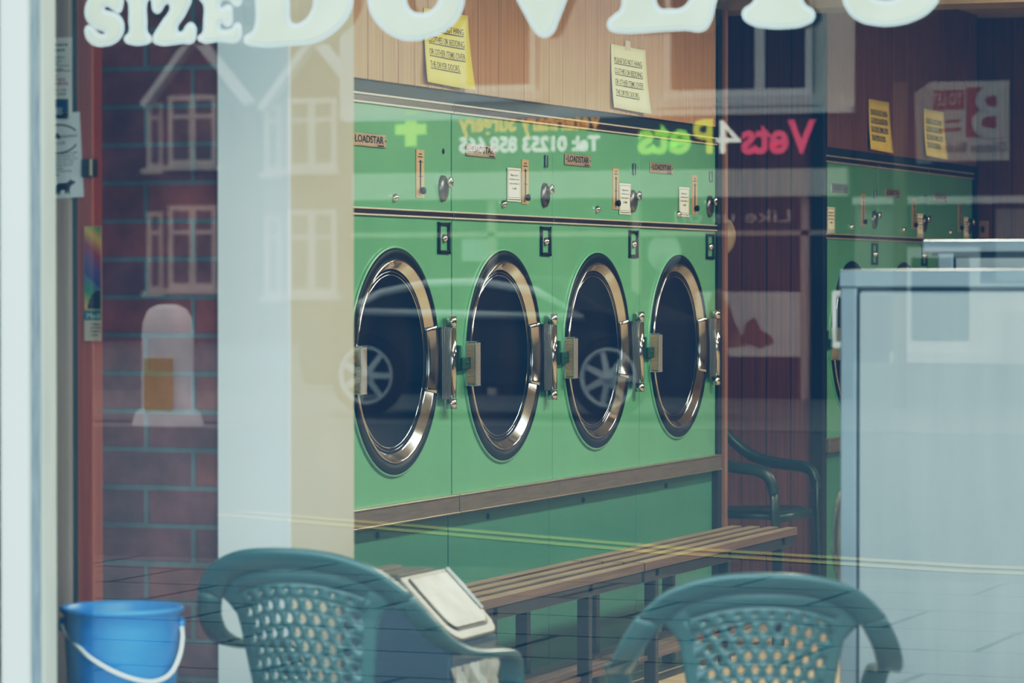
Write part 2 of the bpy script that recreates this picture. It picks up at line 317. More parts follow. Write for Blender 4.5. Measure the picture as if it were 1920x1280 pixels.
# alcove between the banks: back panel faces the window
alcx = [-5.4, -5.1, -4.82, -4.606, -4.518, -4.404, -4.293, -4.19, -4.151]
onalc = lambda mb, a, b, n0, n1, z0, z1, mi: mb.box(a, b, 14.505 + n0, 14.505 + n1, z0, z1, mi)
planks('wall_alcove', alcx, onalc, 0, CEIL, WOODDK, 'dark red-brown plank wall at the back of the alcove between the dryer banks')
struct('wall_alcove_left', MB().box(-5.5, -5.4, 12.98, 14.6, 0, CEIL), WOODDK, 'dark side wall inside the alcove')
struct('wall_alcove_end', MB().box(-5.4, -D - 0.02, 12.995, 13.03, 0, CEIL), WOODDK, 'boarded end of the near dryer bank')
# uprights either side of the alcove
struct('trim_1', MB().box(-D - 0.02, -D + 0.010, 12.985, 13.035, 0, 2.447), BLACKGAP, 'black strip at the end of the near dryer bank')
struct('trim_2', MB().box(-D - 0.02, -D + 0.022, 13.037, 13.075, 0, 2.447), wood('edge_wood', (0.20, 0.10, 0.07), (0.27, 0.14, 0.10), 'z'), 'thin brown wood edging beside the near dryer bank')
struct('trim_3', MB().box(-D - 0.03, -D + 0.016, 14.46, 14.512, 0, 2.56), BLACKGAP, 'black strip at the corner of the far dryer bank')
struct('trim_4', MB().box(-D - 0.06, -D - 0.012, 9.3, 12.98, 1.938, 1.986), DARKBL, 'dark strip for the shaded recess along the tops of the near dryers')  # solid strip, the shade of the recess is in its dark colour
struct('trim_5', MB().box(-D - 0.05, -D + 0.004, 14.53, 17.4, 1.925, 1.962), DARKBL, 'dark band along the tops of the far dryers')
struct('trim_6', MB().box(-D - 0.05, -D + 0.012, 17.30, 17.345, 0, 1.962), BLACKGAP, 'black strip at the end of the far dryer bank')
struct('trim_beam', MB().box(-5.4, 2.6, 13.08, 13.35, 2.447, CEIL), mat('beam_paint', (0.30, 0.23, 0.17), 0.6, 0, 0.1, 3), 'boxed-in beam crossing under the ceiling')
backx = [-6, -5.3, -4.9, -4.6, -4.40, -4.205, -4.12, -4.02, -3.9, -3.76, -3.6, -3.4, -3.1, -2.7, -2.3, -1.8, -1.2, -0.6, 0, 0.8, 1.6, 2.6]
onback = lambda mb, a, b, n0, n1, z0, z1, mi: mb.box(a, b, 17.6 + n0, 17.6 + n1, z0, z1, mi)
planks('wall_back', backx, onback, 0, CEIL, WOODDK, 'dark plank wall closing the far end of the shop')
struct('wall_right', MB().box(2.5, 2.6, 6, 17.7, 0, CEIL), mat('right_wall_paint', (0.24, 0.19, 0.15), .6), 'brown right-hand wall of the shop')
struct('wall_left_outer', MB().box(-5.7, -5.6, 6, 17.7, 0, CEIL), CREAMP, 'outer left wall of the building')

# brick wall, white pier and the boards at the left
BRICKM = masonry('dark_brick', (0.27, 0.095, 0.085), (0.18, 0.090, 0.105), (0.165, 0.185, 0.20), 0.236, 0.0857, 0.0065, 0.5, 'xz', (3.684 + 0.236 * 20, 0.0401 - 0.0055), 0.75, 0.35, 0.5, 0.0)
struct('wall_brick', MB().box(-5.6, -3.38, 6.95, 7.15, 0, CEIL), BRICKM, 'dark red brick wall to the left of the white pier')
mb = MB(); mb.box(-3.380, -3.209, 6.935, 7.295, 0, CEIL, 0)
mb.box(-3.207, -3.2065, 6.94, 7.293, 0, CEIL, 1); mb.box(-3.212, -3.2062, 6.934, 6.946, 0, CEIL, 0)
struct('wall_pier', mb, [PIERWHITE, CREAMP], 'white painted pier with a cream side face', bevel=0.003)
struct('wall_pier_return', MB().box(-5.6, -3.40, 7.15, 7.25, 0, CEIL), CREAMP, 'back of the brick wall')
struct('trim_7', MB().box(-3.86, -3.734, 6.90, 6.95, 0, CEIL), wood('grey_brown_board', (0.46, 0.36, 0.31), (0.60, 0.48, 0.42), 'z', 0.6), 'grey-brown board by the window frame')
struct('trim_8', MB().box(-3.734, -3.718, 6.915, 6.95, 0, CEIL), mat('navy_gap', (0.012, 0.024, 0.045), 0.6), 'narrow dark blue gap between the boards')
struct('trim_9', MB().box(-3.718, -3.676, 6.905, 6.95, 0, CEIL), ORANGE, 'orange-red stained upright board beside the brick wall', bevel=0.003)

# front wall, window frame, glass
FRONT = masonry('front_brick', (0.10, 0.05, 0.05), (0.08, 0.045, 0.05), (0.12, 0.11, 0.11), 0.225, 0.075, 0.008, 0.5, 'xz')
mb = MB(); mb.box(-6, -3.327, 5.862, 6.05, 0, CEIL); mb.box(-3.368, 2.5, 5.86, 6.05, 0, 0.44); mb.box(-3.368, 2.5, 5.86, 6.05, 2.52, CEIL); mb.box(2.2, 2.6, 5.86, 6.05, 0, CEIL)
struct('wall_front', mb, FRONT, 'brick shop front around the big window')
win = bpy.data.objects.new('window_1', None); COL.objects.link(win); win['kind'] = 'structure'; win['category'] = 'window'; win['label'] = 'big shop window in a white painted frame'
fr = MB()
fr.box(-3.326, -3.2648, 5.866, 5.877, 0.44, 2.52); fr.box(-3.3, 2.2, 5.875, 6.03, 0.44, 0.50); fr.box(-3.3, 2.2, 5.875, 6.03, 2.46, 2.52); fr.box(2.14, 2.2, 5.875, 6.03, 0.5, 2.46)
fr.build('frame', WHITE, win, bevel=0.003)
gr = MB(); gr.box(-3.326, -3.266, 5.877, 5.922, 0.5, 2.46)
gr.build('glazing_groove', mat('shaded_groove', (0.24, 0.275, 0.32), 0.6, 0, 0.25, 20, stretch=(6, 6, 0.6)), win, bevel=0.004)  # bluish shadow inside the groove painted as a darker grey-blue
bd = MB(); bd.box(-3.326, -3.2640, 5.922, 5.981, 0.5, 2.46)
bd.build('glazing_bead', mat('cream_bead_paint', (0.46, 0.475, 0.42), 0.5, 0, 0.10, 7, stretch=(4, 4, 0.5)), win, bevel=0.006)
GL = glass_pane('window_glass', 0.085)
MB().quad((-3.28, WIN, 0.48), (2.17, WIN, 0.48), (2.17, WIN, 2.48), (-3.28, WIN, 2.48)).build('pane', GL, win)
struct('trim_sill', MB().box(-3.36, 2.1, 6.05, 6.09, 0.40, 0.445), WHITE, 'inner window sill')

# painted letters on the glass
LETTER = mat('aged_cream_vinyl', (0.46, 0.50, 0.37), 0.5, 0, 0.10, 9)
LETEDGE = mat('pale_letter_edge', (0.58, 0.68, 0.70), 0.5, 0, 0.03, 9)
def word(name, keys, label):
    t = thing(name, label, 'lettering', (GLYPH[keys[0]][0][0], 5.972, 1.83))
    ox, oy, oz = t.location
    for k in keys:
        loops = [GLYPH[k]] + ([GLYPH[k + '_hole']] if k + '_hole' in GLYPH else [])
        V, F = outline_mesh(loops)
        o = MB().add([(a - ox, 0.004, b - oz) for a, b in V], F).build('letter', LETEDGE, t)
        V, F = outline_mesh(loops, -0.0062)
        MB().add([(a - ox, 0.001, b - oz) for a, b in V], F).build('letter_fill', LETTER, o)
    return t
word('window_lettering', ['S', 'I', 'Z', 'E'], 'small cream letters reading SIZE on the shop glass above the brick wall')
word('window_lettering', ['D', 'U', 'V', 'e', 'T', 's'], 'large cream letters reading DUVETS across the top of the glass')

# ------------------------------------------------------------------ tumble dryers
DW = 0.92
def ringf(cx, cz):
    """lathe frame on a dryer front: x,y in the front plane, h towards the room"""
    return lambda a, b, h: (cx + a, -h, cz + b)
def make_dryer(label, Y, group, sz=1.0, notice=None, slot=True, gap=0.0, first=False, plate_shine=False, low_u=None):
    t = thing('tumble_dryer', label, 'dryer', (-D, Y, 0), pi / 2, group)
    t.scale = (1, 1, sz)
    P = lambda mb, name, m, par=t, **k: mb.build(name, m, par, **k)
    e = 0.0015
    a0, a1 = e, DW - e - gap
    # cabinet shell behind the panels
    mb = MB(); mb.box(a0, a1, 0.10, 0.75, 0.0, 1.93); mb.box(a0, a0 + .02, .03, .10, 0, 1.93); mb.box(a1 - .02, a1, .03, .10, 0, 1.93); mb.box(a0, a1, .03, .10, 0, .66); mb.box(a0, a1, .03, .10, 1.58, 1.93)
    P(mb, 'cabinet', GREEN_SHADED)
    P(MB().box(a0, a1, 0.012, 0.03, 0.02, 0.66), 'plinth_panel', GREEN_SHADED, bevel=0.002)
    # door panel with a round opening
    cx, cz, R = 0.447, 1.127, 0.352
    mb = MB(); n = 64; ro = R - 0.02
    sq = []
    for k in range(n):
        a = 2 * pi * k / n; c, s = cos(a), sin(a); m_ = max(abs(c), abs(s)); sq.append((c / m_, s / m_))
    hw0, hw1, hz0, hz1 = a0 - cx, a1 - cx, 0.690 - cz, 1.572 - cz
    outer = [((hw1 if x > 0 else -hw0) * x + cx, (hz1 if z > 0 else -hz0) * z + cz) for x, z in sq]
    inner = [(cx + ro * cos(2 * pi * k / n), cz + ro * sin(2 * pi * k / n)) for k in range(n)]
    V = [(x, 0, z) for x, z in outer] + [(x, 0, z) for x, z in inner] + [(x, 0.02, z) for x, z in outer] + [(x, 0.09, z) for x, z in inner]
    F = []
    for k in range(n):
        k2 = (k + 1) % n
        F += [(k, k2, n + k2, n + k), (k, k2, 2 * n + k2, 2 * n + k), (n + k, n + k2, 3 * n + k2, 3 * n + k)]
    mb.add(V, F)
    mb.lathe([(R + 0.005, 0.0), (R + 0.004, 0.005), (R + 0.0, 0.008), (R - 0.004, 0.007), (R - 0.02, 0.0)], ringf(cx, cz), 72)   # pressed lip round the door
    P(mb, 'door_panel', GREEN)
    P(MB().box(a0, a1, 0.0, 0.03, 1.595, 1.909), 'control_panel', GREEN, bevel=0.002)
    # trims: dark strip between two bright beads
    BRT = mat('bright_trim_bead', (0.80, 0.76, 0.69), 0.3, 0.55, .05, 20)
    def rail(name, z0, z1, th, dark, bead=0.006, brt=BRT, x0=a0, x1=a1):
        mb = MB(); mb.box(x0, x1, -th, 0.02, z0 + bead, z1 - bead, 0)
        mb.box(x0, x1, -th - 0.004, 0.02, z0, z0 + bead, 1); mb.box(x0, x1, -th - 0.004, 0.02, z1 - bead, z1, 1)
        return P(mb, name, [dark, brt], bevel=0.0015)
    rail('top_trim', 1.909, 1.940, 0.006, STEEL_DK); rail('middle_trim', 1.572, 1.596, 0.006, STEEL_DK, 0.005)
    rail('bumper_rail', 0.632, 0.692, 0.028, BUMPER, 0.005, mat('bumper_edge', (0.55, 0.47, 0.38), 0.3, 0.9))
    # door: chrome ring with gasket, glass, handle
    mb = MB()
    mb.lathe([(0.315, 0.002), (0.314, 0.012), (0.310, 0.0145), (0.305, 0.012), (0.289, -0.008), (0.285, -0.010)], ringf(cx, cz), 96)
    door = P(mb, 'door', CHROME)
    mb = MB(); mb.lathe([(0.349, -0.004), (0.348, 0.008), (0.341, 0.012), (0.318, 0.011), (0.312, 0.0)], ringf(cx, cz), 80)
    P(mb, 'gasket', BLACK, door)
    mb = MB()
    for r_ in (0.276, 0.266): mb.lathe([(r_ - .0016, -0.0125), (r_, -0.0095), (r_ + .0016, -0.0125)], ringf(cx, cz), 80)
    P(mb, 'inner_trim', CHROME, door)
    mb = MB(); mb.lathe([(0.287, -0.010), (0.262, -0.012), (0.23, -0.020), (0.16, -0.020), (0.08, -0.015), (0.001, -0.013)], ringf(cx, cz), 72)
    P(mb, 'door_glass', DOORGLASS, door)
    # hinge-side clamp over the ring
    mb = MB(); A = radians(20)
    mb.lathe([(0.324, 0.002), (0.322, 0.017), (0.312, 0.019), (0.304, 0.015), (0.290, -0.002), (0.286, -0.006)], ringf(cx, cz), 16, -A, A)
    P(mb, 'hinge_clamp', CHROME, door, solid=0.002)
    # handle: shallow box with ribbed grip
    hx, hz0, hz1 = 0.100, 1.036, 1.180
    mb = MB(); mb.box(hx, hx + 0.042, -0.044, -0.040, hz0, hz1); mb.box(hx, hx + 0.042, -0.044, -0.008, hz0, hz0 + 0.005); mb.box(hx, hx + 0.042, -0.044, -0.008, hz1 - 0.005, hz1)
    mb.box(hx + 0.037, hx + 0.042, -0.044, -0.008, hz0, hz1); mb.box(hx - 0.001, hx + 0.004, -0.044, -0.038, hz0, hz1); mb.box(hx - 0.001, hx + 0.004, -0.013, -0.006, hz0, hz1)
    hd = P(mb, 'handle', mat('handle_metal', (0.42, 0.42, 0.42), .35, .6), door, bevel=0.001)
    mb = MB(); nr = 26; hh = (hz1 - hz0 - 0.014) / nr
    for k in range(nr):
        z = hz0 + 0.007 + k * hh
        mb.prism([(hx + 0.004, z), (hx - 0.002, z + hh * .5), (hx + 0.004, z + hh)], lambda u, v: (u, -0.038, v), lambda u, v: (u, -0.013, v))
    mb.box(hx + 0.003, hx + 0.03, -0.039, -0.012, hz0 + 0.006, hz1 - 0.006)
    P(mb, 'ribbed_grip', BRASS, door)
    # latch on the left
    mb = MB(); mb.box(0.028, 0.046, -0.014, 0, 1.085, 1.168); mb.box(0.034, 0.105, -0.024, -0.004, 1.092, 1.128)
    mb.lathe([(0.006, 0.024), (0.005, 0.028), (0.0005, 0.029)], ringf(0.066, 1.112), 12)
    P(mb, 'latch', mat('dark_green_latch', (0.020, 0.075, 0.045), 0.4), bevel=0.002)
    # hinge on the right: ribbed leaf, pin and end caps
    mb = MB(); mb.box(0.785, 0.862, -0.024, -0.004, 1.000, 1.228)
    for k in range(5): mb.box(0.790 + k * 0.012, 0.797 + k * 0.012, -0.028, -0.022, 1.000, 1.228)
    hg = P(mb, 'hinge', STEEL, bevel=0.0015)
    mb = MB()
    mb.tube([(0.856, -0.026, 1.004), (0.856, -0.026, 1.224)], 0.014, 16)
    mb.tube([(0.856, -0.024, 0.968), (0.856, -0.024, 1.000)], 0.0165, 16); mb.tube([(0.856, -0.024, 1.228), (0.856, -0.024, 1.262)], 0.0165, 16)
    P(mb, 'hinge_pin', CHROME, hg)
    # nameplate
    mb = MB(); mb.box(0.115, 0.375, -0.006, 0, 1.778, 1.818)
    npl = P(mb, 'nameplate', [STEEL if plate_shine else PLATE], bevel=0.003)
    mb = MB(); put_text(mb, 'LOADSTAR', lambda u, v: (0.137 + u, -0.0068, 1.790 + v), 0.215, 0.022, 0, 0.012); mb.box(0.31, 0.355, -0.0068, -0.0062, 1.7815, 1.7855)
    mb.box(0.120, 0.127, -0.0068, -0.006, 1.797, 1.801); mb.box(0.364, 0.371, -0.0068, -0.006, 1.797, 1.801)
    P(mb, 'lettering', INK, npl)
    # temperature strip with its slider
    mb = MB(); mb.box(0.618, 0.682, -0.003, 0, 1.634, 1.784)
    st = P(mb, 'temperature_strip', TAN)
    mb = MB(); mb.box(0.647, 0.654, -0.0045, -0.003, 1.655, 1.752)
    for z in (1.70, 1.745): mb.box(0.636, 0.668, -0.0042, -0.003, z, z + 0.002)
    mb.box(0.632, 0.668, -0.004, -0.003, 1.760, 1.763); mb.box(0.640, 0.660, -0.004, -0.003, 1.769, 1.772)
    P(mb, 'scale_marks', INK, st)
    mb = MB(); mb.lathe([(0.0001, 0.020), (0.010, 0.019), (0.012, 0.012), (0.007, 0.004)], ringf(0.651, 1.656), 16)
    P(mb, 'slider_knob', BLACK, st)
    # coin turn: oval escutcheon and crank knob
    kx = 0.836
    mb = MB()
    f0 = ringf(kx, 1.668); fo = lambda a, b, h: f0(a * 0.68, b * 0.92, h)
    mb.lathe([(0.046, 0.0), (0.044, 0.010), (0.030, 0.016), (0.0005, 0.018)], fo, 32)
    ck = P(mb, 'coin_turn', mat('dark_cast_metal', (0.16, 0.15, 0.15), 0.3, 0.9))
    mb = MB(); f1 = ringf(kx + 0.002, 1.688)
    mb.lathe([(0.010, 0.01), (0.010, 0.022), (0.017, 0.024), (0.0185, 0.030), (0.014, 0.034), (0.0005, 0.035)], f1, 24)
    P(mb, 'crank_knob', CHROME, ck)
    # push button, coin slot, lock plate, plinth bolt
    mb = MB(); mb.lathe([(0.013, 0.0), (0.013, 0.008), (0.010, 0.010), (0.009, 0.013), (0.0005, 0.015)], ringf(0.447, 1.630), 20)
    P(mb, 'push_button', CHROME)
    if slot:
        P(MB().box(0.838, 0.856, -0.010, 0, 1.764, 1.806), 'coin_slot', STEEL, bevel=0.003)
    else:
        mb = MB(); mb.lathe([(0.009, 0.001), (0.0005, 0.0015)], ringf(0.846, 1.786), 16); P(mb, 'empty_screw_hole', BLACK)
    mb = MB(); x0, x1, z0, z1, w = 0.797, 0.893, 1.462, 1.560, 0.014
    mb.box(x0, x1, -0.007, 0, z1 - w * .7, z1); mb.box(x0, x1, -0.007, 0, z0, z0 + w * .7); mb.box(x0, x0 + w, -0.007, 0, z0, z1); mb.box(x1 - w, x1, -0.007, 0, z0, z1)
    lp = P(mb, 'lock_plate', mat('dark_bronze', (0.045, 0.045, 0.045), 0.35, 0.7), bevel=0.002)
    mb = MB(); mb.lathe([(0.014, 0.0), (0.013, 0.010), (0.0005, 0.016)], ringf(0.847, 1.510), 20); P(mb, 'lock_barrel', CHROME, lp)
    mb = MB(); mb.lathe([(0.010, -0.012), (0.009, -0.006), (0.0005, -0.003)], ringf(0.34, 0.600), 16); P(mb, 'plinth_bolt', BLACK)
    if notice:
        nx, nz, tilt = notice
        mb = MB(); mb.quad((nx, -0.0035, nz), (nx + 0.125, -0.0035, nz), (nx + 0.125, -0.0035, nz + 0.112), (nx, -0.0035, nz + 0.112))
        ns = P(mb, 'notice_sticker', PAPER)
        mb = MB(); yy = -0.0042; q = lambda u, v: (nx + u, yy, nz + v)
        mb.box(nx + .010, nx + .115, yy, yy + .0003, nz + 0.104, nz + .1055); mb.box(nx + .010, nx + .115, yy, yy + .0003, nz + .005, nz + .0075); mb.box(nx + .012, nx + .113, yy, yy + .0003, nz + .0125, nz + .014)
        mb.box(nx + .006, nx + .0085, yy, yy + .0003, nz + .005, nz + .1055); mb.box(nx + .1165, nx + .119, yy, yy + .0003, nz + .005, nz + .1055)
        for i, (tx, w_) in enumerate((('Please do not', .07), ('overload any more', .09), ('drying articles in', .09), ('a tub', .04))):
            put_text(mb, tx, (lambda u, v, i=i, w_=w_: q(.0625 - w_ / 2 + u, .084 - i * .0145 + v)), w_, .0085, 0, 0.02)
        P(mb, 'printed_lines', INK, ns)
    return t
GB1 = 'near bank of green dryers'; GB2 = 'far bank of green dryers'
Y1 = 10.232 - 0.012
make_dryer('green tumble dryer half hidden behind the white pier, without a white notice', Y1 - DW, GB1, gap=0.006, slot=False)
make_dryer('green tumble dryer second from the white pier, white notice left of its temperature strip', Y1, GB1, notice=(0.482, 1.640, 0))
make_dryer('green tumble dryer third from the white pier, white notice touching its coin turn', Y1 + DW, GB1, notice=(0.688, 1.618, 0))
make_dryer('green tumble dryer last in the near bank, beside the alcove', Y1 + 2 * DW, GB1, notice=(0.455, 1.622, 0))
make_dryer('green tumble dryer starting the far bank, notice at its left edge and pale nameplate', 14.522, GB2, 0.993, notice=(0.05, 1.60, 0), plate_shine=True)
make_dryer('green tumble dryer in the middle of the far bank, two thirds hidden by steel washers', 14.522 + DW, GB2, 0.993, notice=(0.70, 1.60, 0), gap=0.012)
make_dryer('green tumble dryer last in the far bank, next to the dark back wall', 14.522 + 2 * DW, GB2, 0.993, notice=(0.715, 1.60, 0))

# ------------------------------------------------------------------ yellow notices on the panelling
def wall_notice(label, Y, z, w, h, m, curl, top_tape, group='yellow paper notices above the dryers'):
    t = thing('paper_notice', label, 'notice', (-D + 0.0005, Y, z), pi / 2, group)
    nu, nv = 10, 8
    def S(u, v, off=0.0):        # sheet lifting a little off the wall at its free edges
        lift = 0.003 + curl * (max(0, u - 0.55) ** 2 * 0.09 * (1 - v * 0.6) + (1 - v) ** 2 * 0.016)
        return (u * w + curl * 0.012 * (u - .3) * (1 - v), -(lift + off), v * h - 0.008 * curl * (1 - v) * u)
    mb = MB(); mb.add([S(i / nu, j / nv) for j in range(nv + 1) for i in range(nu + 1)], [(j * (nu + 1) + i, j * (nu + 1) + i + 1, (j + 1) * (nu + 1) + i + 1, (j + 1) * (nu + 1) + i) for j in range(nv) for i in range(nu)], 0, True)
    sheet = mb.build('sheet', m, t, solid=0.0004)
    mb = MB()
    for i, (tx, f) in enumerate((('PLEASE DO NOT HANG', .80), ('CLOTHES OR BEDDING', .80), ('OR OTHER ITEMS OVER', .80), ('THE DRYER DOORS.', .68))):
        zz = 0.72 - i * 0.168
        put_text(mb, tx, lambda u, v: S(0.09 + u, zz + v, 0.0012), f, 0.085, 0, 0.004)
        mb.add([S(0.09, zz - .022, .0012), S(0.09 + f, zz - .022, .0012), S(0.09 + f, zz - .010, .0012), S(.09, zz - .010, .0012)], [(0, 1, 2, 3)])
    mb.build('printed_text', INK, t)
    if top_tape:
        MB().box(w * .42, w * .56, -0.006, -0.001, h - 0.012, h + 0.022).build('tape', mat('clear_tape', (0.62, 0.52, 0.48), 0.2), t)
    return t
wall_notice('yellow paper notice partly covered by the letter U, above the second dryer', 9.979, 1.997, 0.352, 0.232, YELLOW, 0.9, False)
wall_notice('pale yellow paper notice taped above the third dryer of the near bank', 11.735, 2.000, 0.365, 0.229, PALEYEL, 0.8, True)
wall_notice('yellow paper notice above the first dryer of the far bank', 15.256, 1.976, 0.345, 0.231, YELLOW, 0.7, False)
wall_notice('yellow paper notice above the middle dryer of the far bank, under the mirrored estate board', 16.270, 1.982, 0.37, 0.227, YELLOW, 0.8, False)
# ------------------------------------------------------------------ papers and a leaflet on the boards at the left
def flyer(name, label, x, z, w, h, y, m, rot=0.0):
    t = thing(name, label, 'poster', (x, y, z)); t.rotation_euler = (0, rot, 0)
    MB().box(0, w, -0.0004, 0.0004, 0, h).build('sheet', m, t)
    return t
BOLD = 0.02
t = flyer('paper_flyer', 'white printed flyer with a small blue photograph, upper one beside the window frame', -3.820, 1.735, 0.094, 0.187, 6.8992, mat('flyer_paper', (0.86, 0.86, 0.82), 0.7))
mb = MB(); f = lambda u, v, dx, dz: (dx + u, -0.0012, dz + v)
for s, x, z, w in (('Plasters', .020, .168, .064), ('Painters', .022, .156, .054), ('all building', .024, .140, .052), ('roofing', .028, .132, .040), ('damp', .03, .126, .03), ('plumbing service', .022, .121, .066), ('kitchens', .026, .114, .044), ('and Central Power', .022, .110, .070), ('Tel', .04, .099, .016), ('please call', .03, .066, .05), ('or e-mail', .034, .058, .044)):
    put_text(mb, s, lambda u, v: f(u, v, x, z), w, .0065 if z > .15 else .0042, 0, BOLD)
mb.build('printed_text', INK, t)
mb = MB(); put_text(mb, '01253', lambda u, v: f(u, v, .045, .089), .032, .0062, 0, BOLD); put_text(mb, '804532', lambda u, v: f(u, v, .04, .080), .045, .0062, 0, BOLD)
mb.build('red_number', mat('red_ink', (0.35, 0.03, 0.05), 0.6), t)
mb = MB(); mb.box(.012, .085, -.0012, -.0006, .004, .048, 0); mb.box(.03, .07, -.0018, -.0012, .012, .030, 1); mb.box(.044, .058, -.0022, -.0016, .014, .026, 2)
mb.build('photograph', [mat('photo_blue', (0.03, 0.10, 0.21), 0.5), mat('photo_pale', (0.30, 0.42, 0.50), 0.5), mat('photo_wall', (0.45, 0.55, 0.60), 0.5)], t)
t = flyer('paper_flyer', 'white flyer with an oval emblem and a black cow, lower one beside the window frame', -3.818, 1.556, 0.122, 0.192, 6.8984, mat('bluish_paper', (0.82, 0.86, 0.88), 0.7), radians(-3))
mb = MB()
arc = lambda a0, a1, rx, rz, cx, cz: [(cx + rx * cos(a0 + (a1 - a0) * k / 14), -0.0016, cz + rz * sin(a0 + (a1 - a0) * k / 14)) for k in range(15)]
mb.tube(arc(radians(25), radians(150), .052, .028, .063, .138), .0016, 6); mb.tube(arc(radians(-150), radians(-25), .052, .030, .063, .132), .0016, 6)
mb.add([(.055, -.0012, .135), (.072, -.0012, .135), (.062, -.0012, .150)], [(0, 1, 2)])
for s, x, z, w, h in (('SPANISH', .062, .136, .05, .006), ('GROUP', .048, .122, .034, .005)): put_text(mb, s, lambda u, v: f(u, v, x, z), w, h)
for k, w in enumerate((.10, .092, .098, .09, .086, .06, .082, .05)):
    s = ['Spanish learning through', 'the group meets weekly at', 'the Community centre and', 'your first lesson is a day', 'every Tuesday of the', 'for classes', 'contact before leaving', 'evening'][k]
    put_text(mb, s, lambda u, v: f(u, v, .012, .099 - k * .0068), w, .0045, 0, .01)
# a plain cow silhouette
cow = [(.052, .016), (.054, .030), (.060, .034), (.080, .034), (.088, .038), (.091, .043), (.094, .038), (.101, .037), (.103, .033), (.096, .030), (.090, .026), (.087, .018), (.087, .008), (.084, .008), (.082, .017), (.079, .010), (.076, .010), (.075, .019), (.064, .018), (.062, .009), (.059, .009), (.059, .018), (.056, .009), (.053, .009)]
mb.add([(a, -.0012, b) for a, b in cow], [tuple(range(len(cow)))])
mb.build('printed_text', INK, t)
t = flyer('leaflet', 'rainbow coloured leaflet pinned on the orange-red board', -3.697, 1.238, 0.044, 0.258, 6.900, mat('leaflet_cream', (0.62, 0.52, 0.40), 0.6))
MB().box(0.001, .043, -.0009, -.0003, .070, .257).build('rainbow_picture', rainbow('rainbow_print'), t)
mb = MB(); dome = [(.010, .072), (.010, .080), (.014, .092), (.020, .103), (.028, .111), (.040, .114), (.042, .114), (.042, .072)]
mb.add([(a, -.0014, b) for a, b in dome], [tuple(range(len(dome)))]); mb.build('dome_picture', mat('dome_print', (0.06, 0.05, 0.045), 0.6, 0, .5, 120), t)
MB().box(.001, .043, -.0014, -.0004, .047, .069).build('teal_band', mat('teal_print', (0.07, 0.20, 0.24), 0.6), t)
mb = MB(); put_text(mb, 'Medi', lambda u, v: f(u, v - .0006, .008, .051), .034, .013, 0, .0); mb.v = [(a, -.0018, c) for a, b, c in mb.v]; mb.build('heading', mat('cream_ink', (0.66, 0.63, 0.42), 0.6), t)
mb = MB()
for s, z, w in (('Creams', .036, .024), ('and Tarot', .028, .026), ('healing', .019, .026), ('crystals', .011, .018)): put_text(mb, s, lambda u, v: f(u, v, .017, z), w, .005, 0, .02)
mb.build('printed_text', INK, t)
t = thing('metal_catch', 'small metal catch with a brass edge on the orange-red board', 'catch', (-3.700, 6.9055, 1.607))
MB().box(0, .036, -0.012, 0, 0, .040).build('plate', mat('dull_catch', (0.14, 0.11, 0.08), 0.4, 0.7, .3, 60, stretch=(1, 1, 8)), t, bevel=.002)
MB().box(.022, .028, -0.017, -0.012, 0.002, .040).build('brass_edge', BRASS, t, bevel=.001)

# ------------------------------------------------------------------ blue bucket on a low shelf
struct('trim_ledge', MB().box(-3.50, -3.115, 6.09, 6.46, 0.0, 0.448), mat('ledge_grey', (0.30, 0.31, 0.32), 0.6), 'low ledge under the blue bucket')
t = thing('bucket', 'blue plastic bucket behind the left end of the window', 'bucket', (-3.270, 6.262, 0.449))
fb = lambda a, b, h: (a, b, h)
mb = MB(); mb.lathe([(0.001, 0.004), (0.098, 0.004), (0.101, 0.0), (0.105, 0.004), (0.1165, 0.215), (0.1175, 0.218), (0.1175, 0.248), (0.1235, 0.251), (0.1275, 0.257), (0.1235, 0.262), (0.1165, 0.259), (0.1135, 0.22), (0.101, 0.012), (0.001, 0.010)], fb, 72)
mb.build('body', BLUE, t)
axis = Vector((cos(radians(24)), sin(radians(24)), 0)); out = Vector((sin(radians(24)), -cos(radians(24)), 0))
mb = MB()
for sgn in (-1, 1):
    p = axis * sgn * 0.119; mb.tube([p + Vector((0, 0, .225)) - axis * sgn * .004, p + Vector((0, 0, .225)) + axis * sgn * .008], .013, 14)
mb.build('ear', BLUE, t)
pts = []
hang = [(-.121, .0), (-.108, .018), (-.085, .036), (-.057, .056), (-.011, .082), (.035, .100), (.072, .106), (.102, .094), (.119, .062), (.124, .026), (.121, .0)]
for i in range(len(hang) - 1):
    for k in range(4):
        s_ = k / 4; P4 = [hang[max(0, i - 1)], hang[i], hang[i + 1], hang[min(len(hang) - 1, i + 2)]]
        c = [0.5 * ((2 * P4[1][j]) + (P4[2][j] - P4[0][j]) * s_ + (2 * P4[0][j] - 5 * P4[1][j] + 4 * P4[2][j] - P4[3][j]) * s_ ** 2 + (3 * P4[1][j] - P4[0][j] - 3 * P4[2][j] + P4[3][j]) * s_ ** 3) for j in (0, 1)]
        pts.append(axis * c[0] + out * (sqrt(max(0, .127 ** 2 - min(abs(c[0]), .127) ** 2)) * min(1, .25 + c[1] * 14) + .003) + Vector((0, 0, .225 - c[1])))
MB().tube(pts, 0.0042, 10).build('bail_handle', WHITEPL, t)

